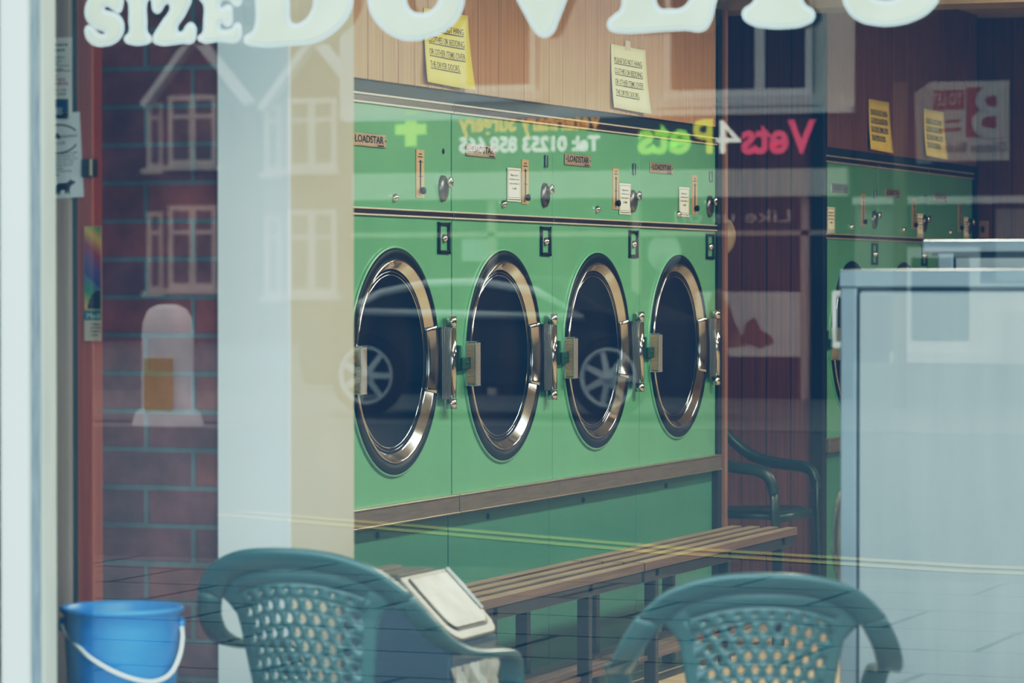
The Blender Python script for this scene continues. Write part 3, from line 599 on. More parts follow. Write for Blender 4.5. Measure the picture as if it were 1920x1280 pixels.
# ------------------------------------------------------------------ plastic garden chairs
def make_chair(label, loc, yaw, m, group, sca=1.0, scz=1.0, rth=.016):
    """local +y is the way the sitter faces; yaw turns it in the plan"""
    t = thing('garden_chair', label, 'chair', loc, yaw - pi / 2, group)
    t.scale = (sca, sca, sca * scz)
    top = lambda u: 0.792 - 0.055 * abs(u) ** 2.2
    def S(u, v):
        z = 0.415 + v * (top(u) - 0.415); w = 0.122 + 0.045 * min(v, .86) / .86 + 0.065 * max(0, (v - .80) / .20) ** 1.6
        return Vector((u * w, -0.205 - 0.095 * v + 0.075 * u * u * (0.4 + 0.6 * v), z))
    mb = MB(); rows, cols = 11, 9
    vs = [0, .06] + [.06 + .84 * (k + 1) / rows for k in range(rows)] + [1.0]
    for j in range(len(vs) - 1):
        v0, v1 = vs[j], vs[j + 1]; holed = 1 <= j <= rows
        sh = 0.5 if j % 2 else 0.0
        us = [-1, -.86] + [-.86 + 1.72 * (k + sh) / cols for k in range(cols + 1) if 0 < (k + sh) < cols] + [.86, 1]
        for u0, u1 in zip(us[:-1], us[1:]):
            c = (u0 + u1) / 2; full = abs(u1 - u0 - 1.72 / cols) < 1e-3
            if holed and full:
                n = 12; hu = (u1 - u0) * .27; hv = (v1 - v0) * .41; cv = (v0 + v1) / 2
                if j == rows: hu *= .45; hv *= .4
                V = []; 
                for k in range(n):
                    a = 2 * pi * k / n + pi / n; cc, ss = cos(a), sin(a); mm = max(abs(cc), abs(ss))
                    V.append(S(c + cc / mm * (u1 - u0) / 2, cv + ss / mm * (v1 - v0) / 2))
                for k in range(n):
                    a = 2 * pi * k / n + pi / n; V.append(S(c + cos(a) * hu, cv + sin(a) * hv * (1 - .30 * abs(cos(a)))))
                # square corners must stay in the sheet
                mb.add(V, [(k, (k + 1) % n, n + (k + 1) % n, n + k) for k in range(n)], 0, True)
                for sx, sy in ((-1, -1), (-1, 1), (1, -1), (1, 1)):
                    ks = [k for k in range(n) if True]
                    P0 = S(c + sx * (u1 - u0) / 2, cv + sy * (v1 - v0) / 2)
                    near = sorted(range(n), key=lambda k: (V[k] - P0).length)[:2]
                    mb.add([P0, V[near[0]], V[near[1]]], [(0, 1, 2)], 0, True)
            else:
                nd = 3
                V = [S(u0 + (u1 - u0) * i / nd, v) for v in (v0, v1) for i in range(nd + 1)]
                mb.add(V, [(i, i + 1, nd + 2 + i, nd + 1 + i) for i in range(nd)], 0, True)
    mb.build('backrest', m, t, solid=0.006)
    # rim: arch over the back, running on into the arms
    half = [(0, -.318, .805), (.07, -.314, .802), (.13, -.300, .790), (.185, -.272, .765), (.228, -.232, .722), (.256, -.182, .672), (.272, -.118, .630), (.280, -.04, .604), (.283, .04, .592), (.284, .12, .586), (.283, .18, .580), (.280, .222, .565), (.275, .246, .535), (.271, .256, .495)]
    def cat(P, n=4):
        P = [Vector(p) for p in P]; Q = []
        for i in range(len(P) - 1):
            a = P[max(i - 1, 0)]; b = P[i]; c = P[i + 1]; d = P[min(i + 2, len(P) - 1)]
            for k in range(n):
                s = k / n; Q.append(0.5 * ((2 * b) + (c - a) * s + (2 * a - 5 * b + 4 * c - d) * s * s + (3 * b - a - 3 * c + d) * s ** 3))
        return Q + [P[-1]]
    def wd(p, s):
        z = min(1, max(0, (0.80 - p.z) / 0.15)); b = z * z * (3 - 2 * z)
        back = Vector((s * abs(p.x) * 1.6, -.75, .75)); arm = Vector((s, 0, 0.0))
        return back * (1 - b) + arm * b
    crown = [Vector((-p[0], p[1], p[2])) for p in half[4:0:-1]] + [Vector(p) for p in half[:5]]
    C = cat(crown); MB().ribbon(C, [wd(p, (1 if p.x >= 0 else -1)) for p in C], .056, rth).build('top_rim', m, t)
    for s in (-1, 1):
        A = cat([(s * p[0], p[1], p[2]) for p in half[4:]])
        MB().ribbon(A, [wd(p, s) for p in A], [.056] * (len(A) - 12) + [.056] * 12, rth).build('armrest', m, t)
    # seat
    mb = MB(); n = 10; V = []
    for j in range(n + 1):
        for i in range(n + 1):
            u = -1 + 2 * i / n; v = j / n; w = .175 + .065 * v
            V.append((u * w, -.205 + .455 * v, .415 - .012 * (1 - u * u) * sin(pi * v) + .012 * v - .02 * max(0, v - .85) / .15))
    mb.add(V, [(j * (n + 1) + i, j * (n + 1) + i + 1, (j + 1) * (n + 1) + i + 1, (j + 1) * (n + 1) + i) for j in range(n) for i in range(n)], 0, True)
    mb.build('seat', m, t, solid=0.012)
    mb = MB(); 
    for s in (-1, 1): mb.tube([(s * .172, -.20, .405), (s * .237, .245, .408)], .017, 8, flat=.8)
    mb.tube([(-.235, .245, .400), (.235, .245, .400)], .017, 8); mb.tube([(-.17, -.2, .40), (.17, -.2, .40)], .017, 8)
    mb.build('seat_apron', m, t)
    for s in (-1, 1):
        MB().ribbon([(s * .271, .256, .53), (s * .268, .262, .40), (s * .262, .272, .20), (s * .258, .280, 0.003)], [(s, -.3, 0)] * 4, [.058, .058, .050, .042], .016).build('leg', m, t)
        MB().ribbon([(s * .180, -.205, .44), (s * .200, -.235, .30), (s * .222, -.275, .14), (s * .236, -.305, 0.003)], [(s, .3, 0)] * 4, [.060, .056, .050, .042], .016).build('leg', m, t)
    return t
CH = 'green plastic garden chairs'
make_chair('green plastic garden chair turned sideways between the blue bucket and the steel bin', (-2.905, 6.600, 0.004), radians(88), TEAL, CH, 0.96, 1.05)
make_chair('green plastic garden chair with its back to the window in front of the steel washer', (-2.066, 6.720, 0.004), radians(111), TEAL, CH, 0.97)
make_chair('dark green plastic armchair in the alcove past the far end of the bench', (-4.155, 13.42, 0.004), radians(-6), TEALDK, CH, 0.83, 1.27, .034)

# ------------------------------------------------------------------ slatted benches
BENCHF = mat('bench_steel', (0.022, 0.026, 0.034), 0.4, 0.5, 0.1, 8)
def make_bench(label, y0, y1, legs):
    t = thing('slatted_bench', label, 'bench', (-3.97, y0, 0), 0, 'slatted benches along the near dryers')
    L = y1 - y0
    for k in range(4):
        x = k * 0.0735
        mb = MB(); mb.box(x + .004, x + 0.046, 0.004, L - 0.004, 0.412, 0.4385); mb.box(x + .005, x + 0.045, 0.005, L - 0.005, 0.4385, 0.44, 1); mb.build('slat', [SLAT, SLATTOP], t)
    mb = MB(); mb.box(0.235, 0.262, 0.01, L - .01, 0.372, 0.411); mb.box(0.01, 0.035, .01, L - .01, .372, .411)
    for y in legs: mb.box(.01, .262, y - .02, y + .02, .382, .411)
    mb.build('frame', BENCHF, t, bevel=.003)
    for y in legs:
        for x in (0.012, 0.222):
            mb = MB(); mb.box(x, x + .04, y - .018, y + .018, 0.003, .372); mb.build('leg', BENCHF, t, bevel=.003)
    mb = MB()
    for k in range(3): mb.box(.02 + k * .078, .08 + k * .078, .03, L - .03, .10, .118)
    mb.build('lower_shelf', SLAT, t, bevel=.003)
make_bench('slatted wooden bench nearer the steel bin', 9.05, 10.812, (0.42, 1.25))
make_bench('slatted wooden bench further along, ending at the alcove', 10.818, 12.61, (0.14, 0.95, 1.62))

# ------------------------------------------------------------------ steel bin with slanting flap lid
t = thing('steel_bin', 'steel waste bin with a slanting flap lid behind the sideways green chair', 'bin', (-3.19, 7.20, 0))
prof = [(0.0, 0.02), (0.0, 0.690), (0.135, 0.690), (0.262, 0.563), (0.272, 0.540), (0.262, 0.515), (0.250, 0.02)]
BINB = mat('blue_grey_bin_steel', (0.055, 0.095, 0.150), 0.36, 0.3, 0.06, 4, stretch=(1, 1, 6))
MB().prism(prof, lambda u, v: (u, 0.0, v), lambda u, v: (u, 0.270, v)).build('body', BINB, t, bevel=.006)
LIDM = mat('worn_lid_steel', (0.20, 0.19, 0.165), 0.42, 0.4, 0.3, 9)
sl = Vector((0.127, 0, -0.127)).normalized(); nr = Vector((sl.z * -1, 0, sl.x))
o0 = Vector((0.135, 0, 0.690)); Ls = 0.180
Q = lambda s, y, h: tuple(o0 + sl * s + nr * h + Vector((0, y, 0)))
def rr(s0, s1, y0, y1, r, h, n=6):
    P = []
    for cx_, cy_, a0 in ((s1 - r, y1 - r, 0), (s0 + .2 * r, y1 - .2 * r, pi / 2), (s0 + .2 * r, y0 + .2 * r, pi), (s1 - r, y0 + r, 1.5 * pi)):
        rad = r if cx_ > (s0 + s1) / 2 else .2 * r
        for k in range(n + 1): P.append((cx_ + rad * cos(a0 + pi / 2 * k / n), cy_ + rad * sin(a0 + pi / 2 * k / n)))
    return P
mb = MB(); mb.prism(rr(-.006, Ls + .012, -.004, .276, .05, 0), lambda s, y: Q(s, y, .0), lambda s, y: Q(s, y, .010)); mb.build('lid_frame', LIDM, t, bevel=.004)
mb = MB(); mb.prism(rr(.004, Ls - .012, .028, .252, .03, 0), lambda s, y: Q(s, y, .009), lambda s, y: Q(s, y, .0125)); mb.build('rubber_seal', BLACK, t)
mb = MB(); mb.prism(rr(.006, Ls - .018, .026, .244, .028, 0), lambda s, y: Q(s, y, .010), lambda s, y: Q(s, y, .016)); mb.build('flap', mat('flap_steel', (0.19, 0.172, 0.133), 0.38, 0.4, 0.6, 14), t, bevel=.003)
MB().tube([Q(-.002, .268, .014), Q(.06, .268, .014), Q(.125, .266, .014)], .0045, 8).build('edge_highlight', WHITEPL, t)  # white tube painted in as the highlight along the lid edge
mb = MB(); mb.box(0.02, .125, .03, .24, .690, .704); mb.box(.03, .06, .06, .2, .703, .712); mb.build('hinge_cover', mat('dull_hinge', (0.20, 0.17, 0.14), 0.4, .6), t, bevel=.006)
mb = MB(); n = 18
V = []
for j in range(9):
    for i in range(n + 1):
        y = -.006 + .282 * i / n; z = .50 - j * .045
        V.append((.262 + .012 * sin(i * 2.3 + j * 1.7) + .010 * random.random() + .004 * j * (1 if j < 5 else .5), y, z))
mb.add(V, [(j * (n + 1) + i, j * (n + 1) + i + 1, (j + 1) * (n + 1) + i + 1, (j + 1) * (n + 1) + i) for j in range(8) for i in range(n)])
mb.build('bin_liner', mat('crinkled_liner', (0.52, 0.47, 0.40), 0.25, 0.1, .2, 20), t)

# ------------------------------------------------------------------ steel washing machines
def make_washer(label, y0, y1, zt, handle, rim, inset):
    t = thing('washing_machine', label, 'washer', (-2.02, y0, 0), 0, 'row of steel washing machines')
    L = y1 - y0; W = 0.80
    MB().box(inset, W, 0.012, L - .004, 0.02, zt - rim).build('body', DARKBL if inset else ALUFR, t)
    mb = MB(); mb.box(-0.004, W + .006, 0, L, zt - rim, zt); top = mb.build('top', ALUFR, t, bevel=.004)
    MB().box(inset + .042, W - .04, .004, .012, .10, zt - rim - .012).build('side_panel', ALU, t)
    MB().box(inset * .5, W, .010, .014, zt - rim - .007, zt - rim).build('shadow_gap', DARKBL, t)
    for x in (inset, W - .038): MB().box(x, x + .037, 0.0, .02, .02, zt - rim).build('corner_post', ALUFR, t, bevel=.003)
    MB().box(inset + .0375, inset + .0425, .002, .013, .02, zt - rim).build('seam', DARKBL, t)
    MB().box(inset + .02, W - .02, .03, L - .03, 0, .03).build('base', BLACK, t)
    cy = L / 2; fw = lambda a, b, h: (inset - h, cy + a, .80 + b)
    mb = MB(); mb.lathe([(.235, 0), (.235, .020), (.215, .045), (.195, .05), (.185, .035)], fw, 48); d = mb.build('door', CHROME, t)
    mb = MB(); mb.lathe([(.188, .035), (.17, .060), (.11, .085), (.05, .095), (.001, .097)], fw, 48); mb.build('door_glass', mat('clear_bulge_glass', (0.08, 0.11, 0.12), 0.05, 0, .1, 5, spec=.8), d)
    if handle:
        mb = MB(); z0, z1 = 1.228, 1.350; mb.tube([(inset - .026, .05, z0), (inset - .026, .05, z1)], .006, 10)
        for z in (z0 + .005, z1 - .005): mb.tube([(inset - .028, .05, z), (inset + .002, .05, z)], .008, 10)
        mb.build('pull_handle', WHITEPL, t)
    return t
make_washer('large steel washing machine nearest the window, pale side panel facing the glass', 7.20, 7.885, 1.398, True, 0.040, 0.0)
make_washer('taller steel washing machine just behind the nearest one', 7.925, 8.66, 1.469, False, 0.030, 0.034)

# something small at the far wall: a wooden switch block and a pale strip
t = thing('wall_switch', 'small brown switch block on the dark back wall beside the far dryers', 'switch', (-4.19, 17.6, 1.60))
MB().box(0, .05, -.02, 0, 0, .09).build('block', mat('brown_block', (0.36, 0.22, 0.13), 0.5), t, bevel=.003); MB().box(.018, .032, -.028, -.02, .03, .06).build('rocker', INK, t)
t = thing('round_wall_lamp', 'cream half-round lamp on the alcove wall beside the near bank', 'lamp', (-4.615, 14.505, 1.575))
mb = MB(); mb.lathe([(.085, 0), (.08, .03), (.06, .055), (.03, .068), (.001, .072)], lambda a, b, h: (a * .8, -h, b), 32); mb.build('shade', mat('cream_shade', (0.60, 0.52, 0.38), 0.4), t)
mb = MB(); mb.lathe([(.09, 0), (.09, .008), (.08, .01)], lambda a, b, h: (a * .8, -h, b), 32); mb.build('backplate', TAN, t)
# ------------------------------------------------------------------ the street behind the viewer (seen mirrored in the glass)
ASPH = mat('asphalt', (0.13, 0.14, 0.15), 0.8, 0, 0.15, 6)
struct('road', MB().box(-60, 25, -12.8, -0.6, GZ - .1, GZ - .002), ASPH, 'grey road mirrored in the lower glass')
SLABS = masonry('pavement_slabs', (0.21, 0.215, 0.22), (0.19, 0.20, 0.205), (0.012, 0.014, 0.016), 0.9, 0.62, 0.016, 0.5, 'xy', (0.2, 0.1), 0.75, 0.12, 0)
struct('pavement', MB().box(-60, 25, -0.6, 5.86, GZ - .1, GZ), SLABS, 'pavement slabs outside the shop, mirrored along the bottom of the glass')
struct('forecourt', MB().box(-60, 25, -19.6, -12.8, GZ - .1, GZ + .01), mat('forecourt_concrete', (0.21, 0.215, 0.22), 0.8, 0, 0.1, 3), 'pale concrete forecourt across the road')
struct('back_ground', MB().box(-90, 40, -60, -19.6, GZ - .1, GZ), ASPH, 'ground beyond the shops across the road')
YL = mat('yellow_road_paint', (0.62, 0.55, 0.22), 0.7, 0, .1, 8)
yp = [(-7.3, -3.05), (-6.28, -2.51), (-4.61, -1.62), (-3.19, -1.15), (0, -0.85), (6, -.8)]
mb = MB()
for off in (0.0, 0.24):
    for (xa, ya), (xb, yb) in zip(yp[:-1], yp[1:]):
        mb.quad((xa, ya - off, GZ + .002), (xb, yb - off, GZ + .002), (xb, yb - off + .13, GZ + .002), (xa, ya - off + .13, GZ + .002))
struct('road_markings', mb, YL, 'double yellow lines mirrored across the green dryers')

PALE = mat('pale_render', (0.78, 0.74, 0.68), 0.8, 0, .04, 2)
UPVC = mat('white_upvc', (0.82, 0.82, 0.82), 0.5, 0, .02, 4)
DKGL = mat('dark_house_glass', (0.02, 0.02, 0.025), 0.1, 0, .2, 3, spec=.3)
FASC = mat('dark_fascia', (0.03, 0.022, 0.024), 0.6, 0, .1, 4)
RBRICK = masonry('street_brick', (0.17, 0.055, 0.045), (0.13, 0.045, 0.045), (0.16, 0.12, 0.11), 0.225, 0.075, 0.01, 0.5, 'xz', rough=.8)
ROOFT = masonry('roof_tile', (0.07, 0.055, 0.055), (0.06, 0.05, 0.055), (0.03, 0.025, 0.03), 0.3, 0.2, 0.015, 0.5, 'xz', rough=.8)
FY = -19.5
fl = lambda u, v, x, z, y=FY: (x - u, y + 0.06, z + v)       # reads from left to right for someone looking at the facade
def window_at(par, x0, x1, z0, z1, y, mull=(), trans=None, fw=.07, name='window', sill=True, frm=None, gl=None, proud=0.0):
    mb = MB(); mb.box(x0, x1, y, y + .05 + proud, z0, z0 + fw); mb.box(x0, x1, y, y + .05 + proud, z1 - fw, z1); mb.box(x0, x0 + fw, y, y + .05 + proud, z0 + fw, z1 - fw); mb.box(x1 - fw, x1, y, y + .05 + proud, z0 + fw, z1 - fw)
    for m_ in mull: mb.box(m_ - fw * .7, m_ + fw * .7, y, y + .048 + proud, z0 + fw, z1 - fw)
    if trans: mb.box(x0 + fw, x1 - fw, y, y + .044 + proud, trans - fw * .4, trans + fw * .4)
    if sill: mb.box(x0 - .08, x1 + .08, y, y + .12 + proud, z0 - .10, z0 - .001)
    w = mb.build(name, frm or UPVC, par)
    MB().box(x0, x1, y - .02, y + .02 + proud, z0, z1).build('pane', gl or DKGL, w)
    return w
# pale shop building with the animal-clinic sign
shop = thing('street_shop', 'pale rendered shop building with a coloured sign, mirrored in the glass over the dryers', 'building', (0, 0, GZ))
shop.location = (0, 0, 0)
mb = MB(); mb.box(-14.0, -8.70, FY - 6, FY, 2.98, 6.2); mb.build('upper_wall', PALE, shop)
mb = MB(); mb.box(-14.0, -8.70, FY - 6, FY - .25, GZ, 2.98); mb.build('lower_wall', FASC, shop)
MB().box(-14.0, -8.72, FY - .25, FY + .03, 2.46, 2.98).build('fascia', FASC, shop)
MB().box(-13.84, -8.76, FY - .25, FY + .05, 2.185, 2.45).build('pale_band', PALE, shop)
MB().box(-13.9, -8.70, FY, FY + .12, 2.965, 3.03).build('ledge', UPVC, shop)
window_at(shop, -12.69, -11.90, 3.24, 4.6, FY, (), None, .06)
window_at(shop, -10.58, -9.10, 3.14, 4.6, FY, (-9.62,), None, .07)
def sign(txt, x, z, w, h, m, off=.02, name='sign_lettering'):
    mb = MB(); put_text(mb, txt, lambda u, v: fl(u, v, x, z), w, h, 0, off); return mb.build(name, m, shop)
def glow(name, c, s):
    m = mat(name, c, 0.5, 0, .03, 5); b = m.node_tree.nodes['Principled BSDF']
    b.inputs['Emission Color'].default_value = (*c, 1); b.inputs['Emission Strength'].default_value = s; return m
PINK = glow('pink_sign', (0.85, 0.12, 0.24), 3.6); LIME = glow('lime_sign', (0.42, 0.95, 0.10), 3.8); YELO = glow('yellow_sign', (0.80, 0.75, 0.05), 3.4); SWHITE = glow('white_sign', (0.95, 0.95, 0.90), 4.6); ORNG = glow('orange_sign', (0.95, 0.45, 0.06), 4.2)  # emission added to the sign colours so the mirrored lettering looks brighter
sign('Vets', -9.06, 2.585, 0.74, 0.325, PINK, .03); sign('4', -9.80, 2.60, 0.25, 0.32, SWHITE, .0); sign('P', -10.08, 2.60, 0.20, 0.33, YELO, .03); sign('ets', -10.30, 2.60, 0.54, 0.29, LIME, .03)
sign('Veterinary Surgery', -11.21, 2.79, 1.48, 0.23, ORNG, .02); sign('Tel: 01253 858 665', -11.23, 2.64, 1.46, 0.155, SWHITE, .03)
mb = MB(); mb.box(-13.37, -13.05, FY + .04, FY + .07, 2.83, 2.93); mb.box(-13.265, -13.155, FY + .04, FY + .07, 2.715, 2.83); mb.box(-13.265, -13.155, FY + .04, FY + .07, 2.93, 3.04); mb.build('green_cross', LIME, shop)
MB().box(-13.9, -8.9, FY - .2, FY - .12, GZ, 2.2).build('shop_window', DKGL, shop)
FRB = mat('brown_pale_frame', (0.62, 0.50, 0.45), 0.6)
mb = MB(); mb.box(-13.9, -8.95, FY - .12, FY - .05, 1.815, 1.865); 
for x in (-9.20, -10.9, -12.4): mb.box(x - .04, x + .04, FY - .12, FY - .05, GZ, 2.18)
mb.build('shop_window_bars', FRB, shop)
sign('Like us on', -9.31, 1.94, 1.15, 0.12, mat('pale_lettering', (0.75, 0.66, 0.62), .6), .0)
# poster with a lying dog
pm = MB(); pm.box(-10.30, -9.25, FY - .12, FY - .10, 0.66, 1.28); po = pm.build('poster', mat('poster_pale', (0.80, 0.76, 0.74), .6, 0, .15, 2), shop)
dog = [(0.05, .05), (.1, .30), (.16, .50), (.22, .62), (.30, .66), (.36, .62), (.40, .52), (.46, .46), (.52, .30), (.60, .18), (.66, .10), (.70, .05), (.5, .03), (.3, .0)]
V = [(-9.55 - (1 - a) * .75, FY - .098, .72 + b * .9) for a, b in dog]; MB().add(V, [tuple(range(len(V)))]).build('dog_picture', mat('dog_brown', (0.34, 0.17, 0.09), .7, 0, .5, 6), po)
toy = [(0, 0), (.05, .18), (.14, .24), (.20, .12), (.30, .06), (.34, .0), (.2, -.06)]
V = [(-9.85 + a, FY - .096, .80 + b) for a, b in toy]; MB().add(V, [tuple(range(len(V)))]).build('toy_picture', mat('toy_brown', (0.30, 0.10, 0.06), .7), po)
mb = MB(); mb.lathe([(.17, 0), (.165, .02), (.001, .025)], lambda a, b, h: (-10.62 + a, FY - .1 + h, 1.66 + b * 1.15), 24); mb.build('round_sign', mat('round_pale', (0.60, 0.62, 0.60), .6, 0, .3, 5), shop)
MB().box(-12.72, -12.35, FY - .11, FY - .08, 1.58, 1.80).build('window_notice', mat('notice_pale', (0.60, 0.68, 0.68), .6), shop)

# dark brick house to its right with white window and door
bh = thing('street_brick_house', 'dark brick house with a white window and door, mirrored over the steel washers', 'building', (0, 0, 0))
MB().box(-8.68, -4.0, FY - 6, FY, GZ, 7.0).build('wall', masonry('dark_street_brick', (0.075, 0.03, 0.03), (0.06, 0.028, 0.03), (0.06, 0.045, 0.045), 0.225, 0.075, 0.01, 0.5, 'xz', rough=.8), bh)
MB().box(-8.68, -4.0, FY, FY + .14, 2.10, 2.17).build('gutter', UPVC, bh)
window_at(bh, -8.24, -7.48, .72, 1.70, FY, (), None, .10)
mb = MB(); mb.box(-7.50, -6.5, FY, FY + .06, GZ, 1.36); d = mb.build('door', UPVC, bh); MB().box(-7.25, -6.8, FY + .06, FY + .08, .55, 1.1).build('door_panel', mat('door_grey', (0.6, 0.62, 0.62), .5), d)
mb = MB(); mb.box(-8.68, -8.3, FY, FY + .05, 1.25, 2.1); mb.box(-7.32, -6.95, FY + .06, FY + .10, 1.38, 2.05); mb.build('pale_panel', mat('panel_grey', (0.34, 0.34, 0.33), .7), bh)
MB().box(-8.68, -4.0, FY, FY + .10, GZ, .62).build('base_course', mat('base_grey', (0.22, 0.23, 0.22), .8), bh)
# letting agent's board standing on a post
bd_ = thing('letting_board', 'white and red letting board reading TO LET, mirrored at the upper right', 'sign', (-7.75, -17.5, GZ))
WB = mat('board_white', (0.62, 0.60, 0.56), .6); RB = mat('board_red', (0.42, 0.07, 0.06), .6); GB = mat('board_grey', (0.14, 0.13, 0.13), .6)
# board faces the shop
by = -17.5; k = (6 - -17.5 + 6) / 31.5
bx = lambda x: x * k + 7.75; bz = lambda z: (z - 1.37) * k + 1.37 - GZ
MB().box(-.05, .05, -.12, -.02, 0, bz(3.25)).build('post', mat('post_wood', (0.20, 0.15, 0.11), .7), bd_)
MB().box(bx(-7.96), bx(-7.22), -.01, .02, bz(2.50), bz(3.24)).build('panel', WB, bd_)
MB().box(bx(-7.94), bx(-7.64), .02, .024, bz(2.98), bz(3.16)).build('title_strip', RB, bd_)
mb = MB(); put_text(mb, 'TO LET', lambda u, v: (bx(-7.66) - u, .027, bz(3.015) + v), .27, .11, 0, .01); mb.build('title_text', WB, bd_)
MB().box(bx(-7.62), bx(-7.25), .02, .023, bz(2.72), bz(3.18)).build('emblem_field', RB, bd_)
mb = MB(); bB = [(-7.55, 2.72), (-7.55, 3.18), (-7.40, 3.18), (-7.34, 3.12), (-7.34, 3.02), (-7.40, 2.955), (-7.32, 2.88), (-7.32, 2.79), (-7.38, 2.72)]
put_text(mb, 'B', lambda u, v: (bx(-7.24) - u, .026, bz(2.71) + v), .31, .45, 0, .025); mb.build('emblem_letter', WB, bd_)
mb = MB(); put_text(mb, 'Dotson Blofeld', lambda u, v: (bx(-7.25) - u, .026, bz(2.58) + v), .62, .085); mb.build('firm_name', GB, bd_)
mb = MB()
for i, w_ in enumerate((.13, .20)): mb.box(bx(-7.68 - w_), bx(-7.68), .02, .024, bz(2.86 - i * .08), bz(2.885 - i * .08))
mb.build('phone_lines', RB, bd_)
# its second face, folded back
V = [(-8.24, 2.50, -.55), (-7.97, 2.48, -.02), (-7.97, 3.24, -.02), (-8.26, 3.17, -.55)]
MB().add([(bx(a), d_, bz(b)) for a, b, d_ in V], [(0, 1, 2, 3)]).build('second_panel', WB, bd_, solid=.02)

# red brick terrace further off, two gables with white bargeboards
TY = -46.0
def terrace(label, dx, s=1.0, dz=0.0):
    h = thing('street_house', label, 'building', (dx, TY, GZ), 0, 'red brick houses with white gables')
    X = lambda x: x + 28.95; Z = lambda z: z - GZ + dz
    MB().box(X(-30.12), X(-27.86), -5, -.01, 0, Z(4.55)).build('wall', RBRICK, h)
    mb = MB(); mb.prism([(X(-29.85), Z(4.5)), (X(-27.95), Z(4.5)), (X(-28.95), Z(5.72))], lambda u, v: (u, .0, v), lambda u, v: (u, -4, v)); mb.build('gable', RBRICK, h)
    mb = MB(); mb.box(X(-29.66), X(-28.3), 0, .25, 0, Z(4.6)); mb.build('bay_wall', RBRICK, h)
    mb = MB()
    for a, b in (((-29.95, 4.62), (-28.95, 5.84)), ((-28.95, 5.84), (-27.88, 4.62))):
        d = Vector((b[0] - a[0], b[1] - a[1])).normalized(); n = Vector((-d.y, d.x)) * .13
        mb.prism([(X(a[0]), Z(a[1])), (X(b[0]), Z(b[1])), (X(b[0] + n.x), Z(b[1] + n.y)), (X(a[0] + n.x), Z(a[1] + n.y))], lambda u, v: (u, .45, v), lambda u, v: (u, .15, v))
    mb.build('bargeboard', UPVC, h)
    mb = MB(); mb.box(X(-30.12), X(-27.86), -4.5, -.6, Z(4.5), Z(7.3)); mb.build('roof', ROOFT, h)
    BUFF = mat('buff_stone', (0.74, 0.64, 0.57), .7); GLP = mat('dull_house_glass', (0.10, 0.075, 0.08), .4, 0, .3, 2)
    for z0, z1, tr in ((3.55, 4.85, 4.45), (1.25, 2.80, 2.30)):
        window_at(h, X(-29.52), X(-28.52), Z(z0), Z(z1), .27, (X(-29.02),), Z(tr), .10, frm=BUFF, gl=GLP)
        window_at(h, X(-30.08), X(-29.72), Z(z0 - .05), Z(z1 - .1), .05, (), Z(tr), .10, frm=BUFF, gl=GLP)
    return h
terrace('red brick house with a white gable mirrored over the dark brick wall', -28.57)
terrace('red brick house with a white gable mirrored faintly over the white pier', -26.14, dz=-.1)
terrace('red brick house mirrored at the far left beside the flyers', -32.3, dz=-.3)

# parked car
car = thing('parked_car', 'dark parked car mirrored in the dark dryer door glass', 'car', (-10.30, -14.7, GZ), 0)
CB = mat('car_paint', (0.010, 0.013, 0.018), 0.45, 0.0, .05, 4); 
side = [(-1.55, .28), (-1.60, .55), (-1.52, .76), (-1.30, .86), (-.85, 1.08), (-.2, 1.19), (.6, 1.15), (1.12, .90), (1.45, .80), (1.60, .66), (1.64, .45), (1.58, .26)]
mb = MB(); mb.prism(side, lambda u, v: (u, .82 if v < .95 else .66, v), lambda u, v: (u, -.82 if v < .95 else -.66, v)); mb.build('body', CB, car, bevel=.04, seg=3)
glz = [(-1.0, .88), (-1.02, .94), (-.85, 1.03), (-.45, 1.11), (.0, 1.12), (.5, 1.05), (.95, .84), (.0, .86)]
mb = MB(); mb.prism(glz, lambda u, v: (u, .84 - (v - .9) * .36, v), lambda u, v: (u, .80 - (v - .9) * .36, v)); mb.build('side_window', DKGL, car)
ring_ = [Vector((u, .845 - (v - .9) * .36, v)) for u, v in glz]; mb = MB(); mb.tube(ring_ + [ring_[0]], .035, 8); mb.build('window_trim', mat('car_trim', (0.75, 0.78, 0.80), .3, .3), car)
for x in (-.95, 1.15):
    wf = lambda a, b, h: (x + a, .78 + h, .36 + b)
    mb = MB(); mb.lathe([(.20, .0), (.31, .0), (.33, .04), (.31, .09), (.25, .10), (.235, .09)], wf, 40); w = mb.build('wheel', BLACK, car)
    mb = MB(); mb.lathe([(.245, .06), (.24, .10), (.215, .10), (.205, .07)], wf, 40); mb.lathe([(.001, .105), (.05, .10), (.055, .08)], wf, 24)
    for k in range(7):
        a = 2 * pi * k / 7; c, s = cos(a), sin(a); p = lambda r, t_, h: wf(c * r - s * t_, s * r + c * t_, h)
        mb.add([p(.04, -.03, .10), p(.22, -.022, .09), p(.22, .022, .09), p(.04, .03, .10)], [(0, 1, 2, 3)])
    mb.build('alloy_rim', mat('alloy', (0.70, 0.73, 0.75), .3, .3), w)
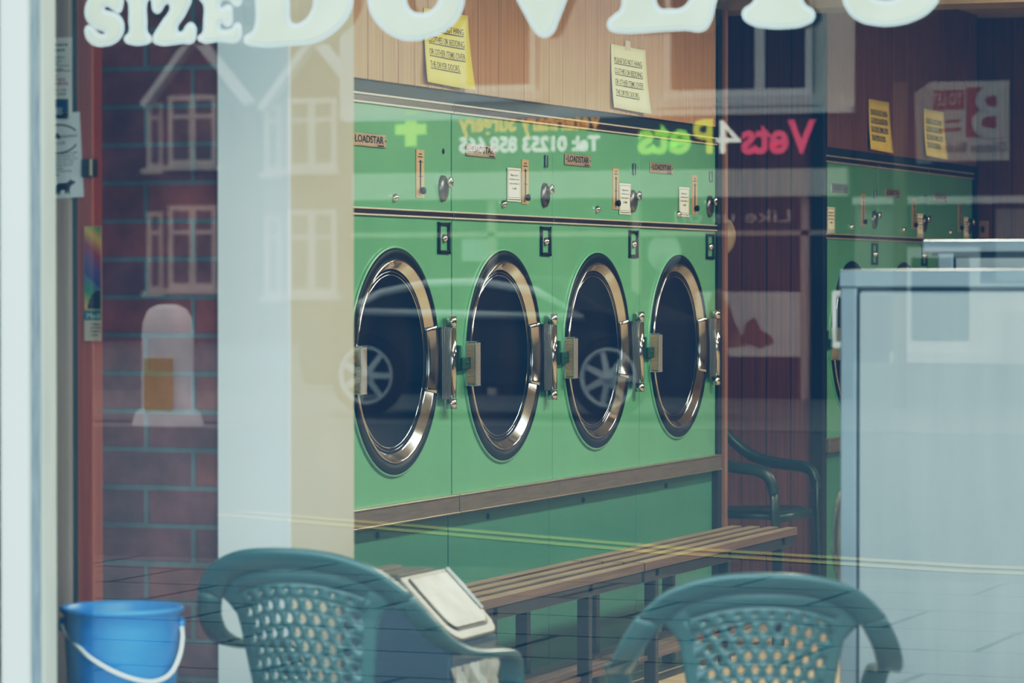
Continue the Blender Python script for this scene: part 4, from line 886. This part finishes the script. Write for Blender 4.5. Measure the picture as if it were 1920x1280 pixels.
# white bollard with a yellow plate
bo = thing('traffic_bollard', 'white traffic bollard with a yellow plate mirrored over the brick wall', 'bollard', (-12.24, -12.22, GZ))
mb = MB(); f3 = lambda a, b, h: (a, b * .7, h)
mb.lathe([(.30, 0), (.27, .10), (.215, .14), (.215, .72), (.205, .82), (.16, .91), (.08, .945), (.001, .95)], f3, 32); mb.build('shell', mat('bollard_white', (0.90, 0.86, 0.88), .5), bo)
mb = MB(); pl = [(-.125, .12), (-.09, .07), (.09, .07), (.125, .12), (.125, .50), (-.125, .50)]
mb.prism(pl, lambda u, v: (u, .160, v + .03), lambda u, v: (u, .17, v + .03)); mb.build('yellow_plate', mat('bollard_yellow', (0.85, 0.48, 0.02), .5), bo)
struct('kerb_island', MB().box(-12.9, -11.6, -12.55, -11.85, GZ - .05, GZ), mat('island', (0.3, 0.3, 0.3), .8), 'low kerb under the bollard')

# ------------------------------------------------------------------ light
w = bpy.data.worlds.new('World'); sc.world = w; w.use_nodes = True
nt = w.node_tree; bg = nt.nodes['Background']
tc = nt.nodes.new('ShaderNodeTexCoord'); sp = nt.nodes.new('ShaderNodeSeparateXYZ'); rp = nt.nodes.new('ShaderNodeValToRGB')
nt.links.new(tc.outputs['Generated'], sp.inputs[0]); nt.links.new(sp.outputs['Z'], rp.inputs[0]); nt.links.new(rp.outputs[0], bg.inputs[0])
rp.color_ramp.elements[0].color = (0.74, 0.84, 0.92, 1); rp.color_ramp.elements[1].color = (0.86, 0.94, 1.0, 1)
bg.inputs[1].default_value = SKY
def area(name, loc, size, size_y, energy, color, rot=(0, 0, 0)):
    l = bpy.data.lights.new(name, 'AREA'); l.shape = 'RECTANGLE'; l.size = size; l.size_y = size_y; l.energy = energy; l.color = color
    o = bpy.data.objects.new(name, l); COL.objects.link(o); o.location = loc; o.rotation_euler = rot
    return o
WARM = (1.0, 0.90, 0.75)
area('ceiling_light', (-2.3, 9.4, CEIL - .06), .25, 1.6, 80 * INK_, WARM)
area('ceiling_light', (-2.3, 11.9, CEIL - .06), .25, 1.6, 90 * INK_, WARM)
area('ceiling_light', (-1.2, 15.4, CEIL - .06), .25, 1.6, 110 * INK_, WARM)
area('ceiling_light', (0.6, 10.5, CEIL - .06), .25, 1.6, 50 * INK_, WARM)

# ------------------------------------------------------------------ camera
cd = bpy.data.cameras.new('Camera'); cam = bpy.data.objects.new('Camera', cd); COL.objects.link(cam)
cam.location = (0, 0, 1.37); cam.rotation_euler = (pi / 2 - 0.01715, 0, 0.3684)
cd.sensor_width = 36; cd.lens = 36 * 6464 / 1920; cd.clip_end = 300
cd.dof.use_dof = True; cd.dof.focus_distance = 11.6; cd.dof.aperture_fstop = 5.6
sc.camera = cam

# ------------------------------------------------------------------ film look: lifted bluish shadows, soft whites
vs = sc.view_settings; vs.view_transform = 'Standard'; vs.look = 'None'; vs.exposure = 0.0; vs.gamma = 1.0
vs.use_curve_mapping = True
cm = vs.curve_mapping; cm.use_clip = False
for ci, (b0, p1, p2, p3, top) in enumerate(GRADE):
    c = cm.curves[ci]; c.points[0].location = (0, b0); c.points[1].location = (1.6, top)
    c.points.new(*p1); c.points.new(*p2); c.points.new(*p3)
cm.update()
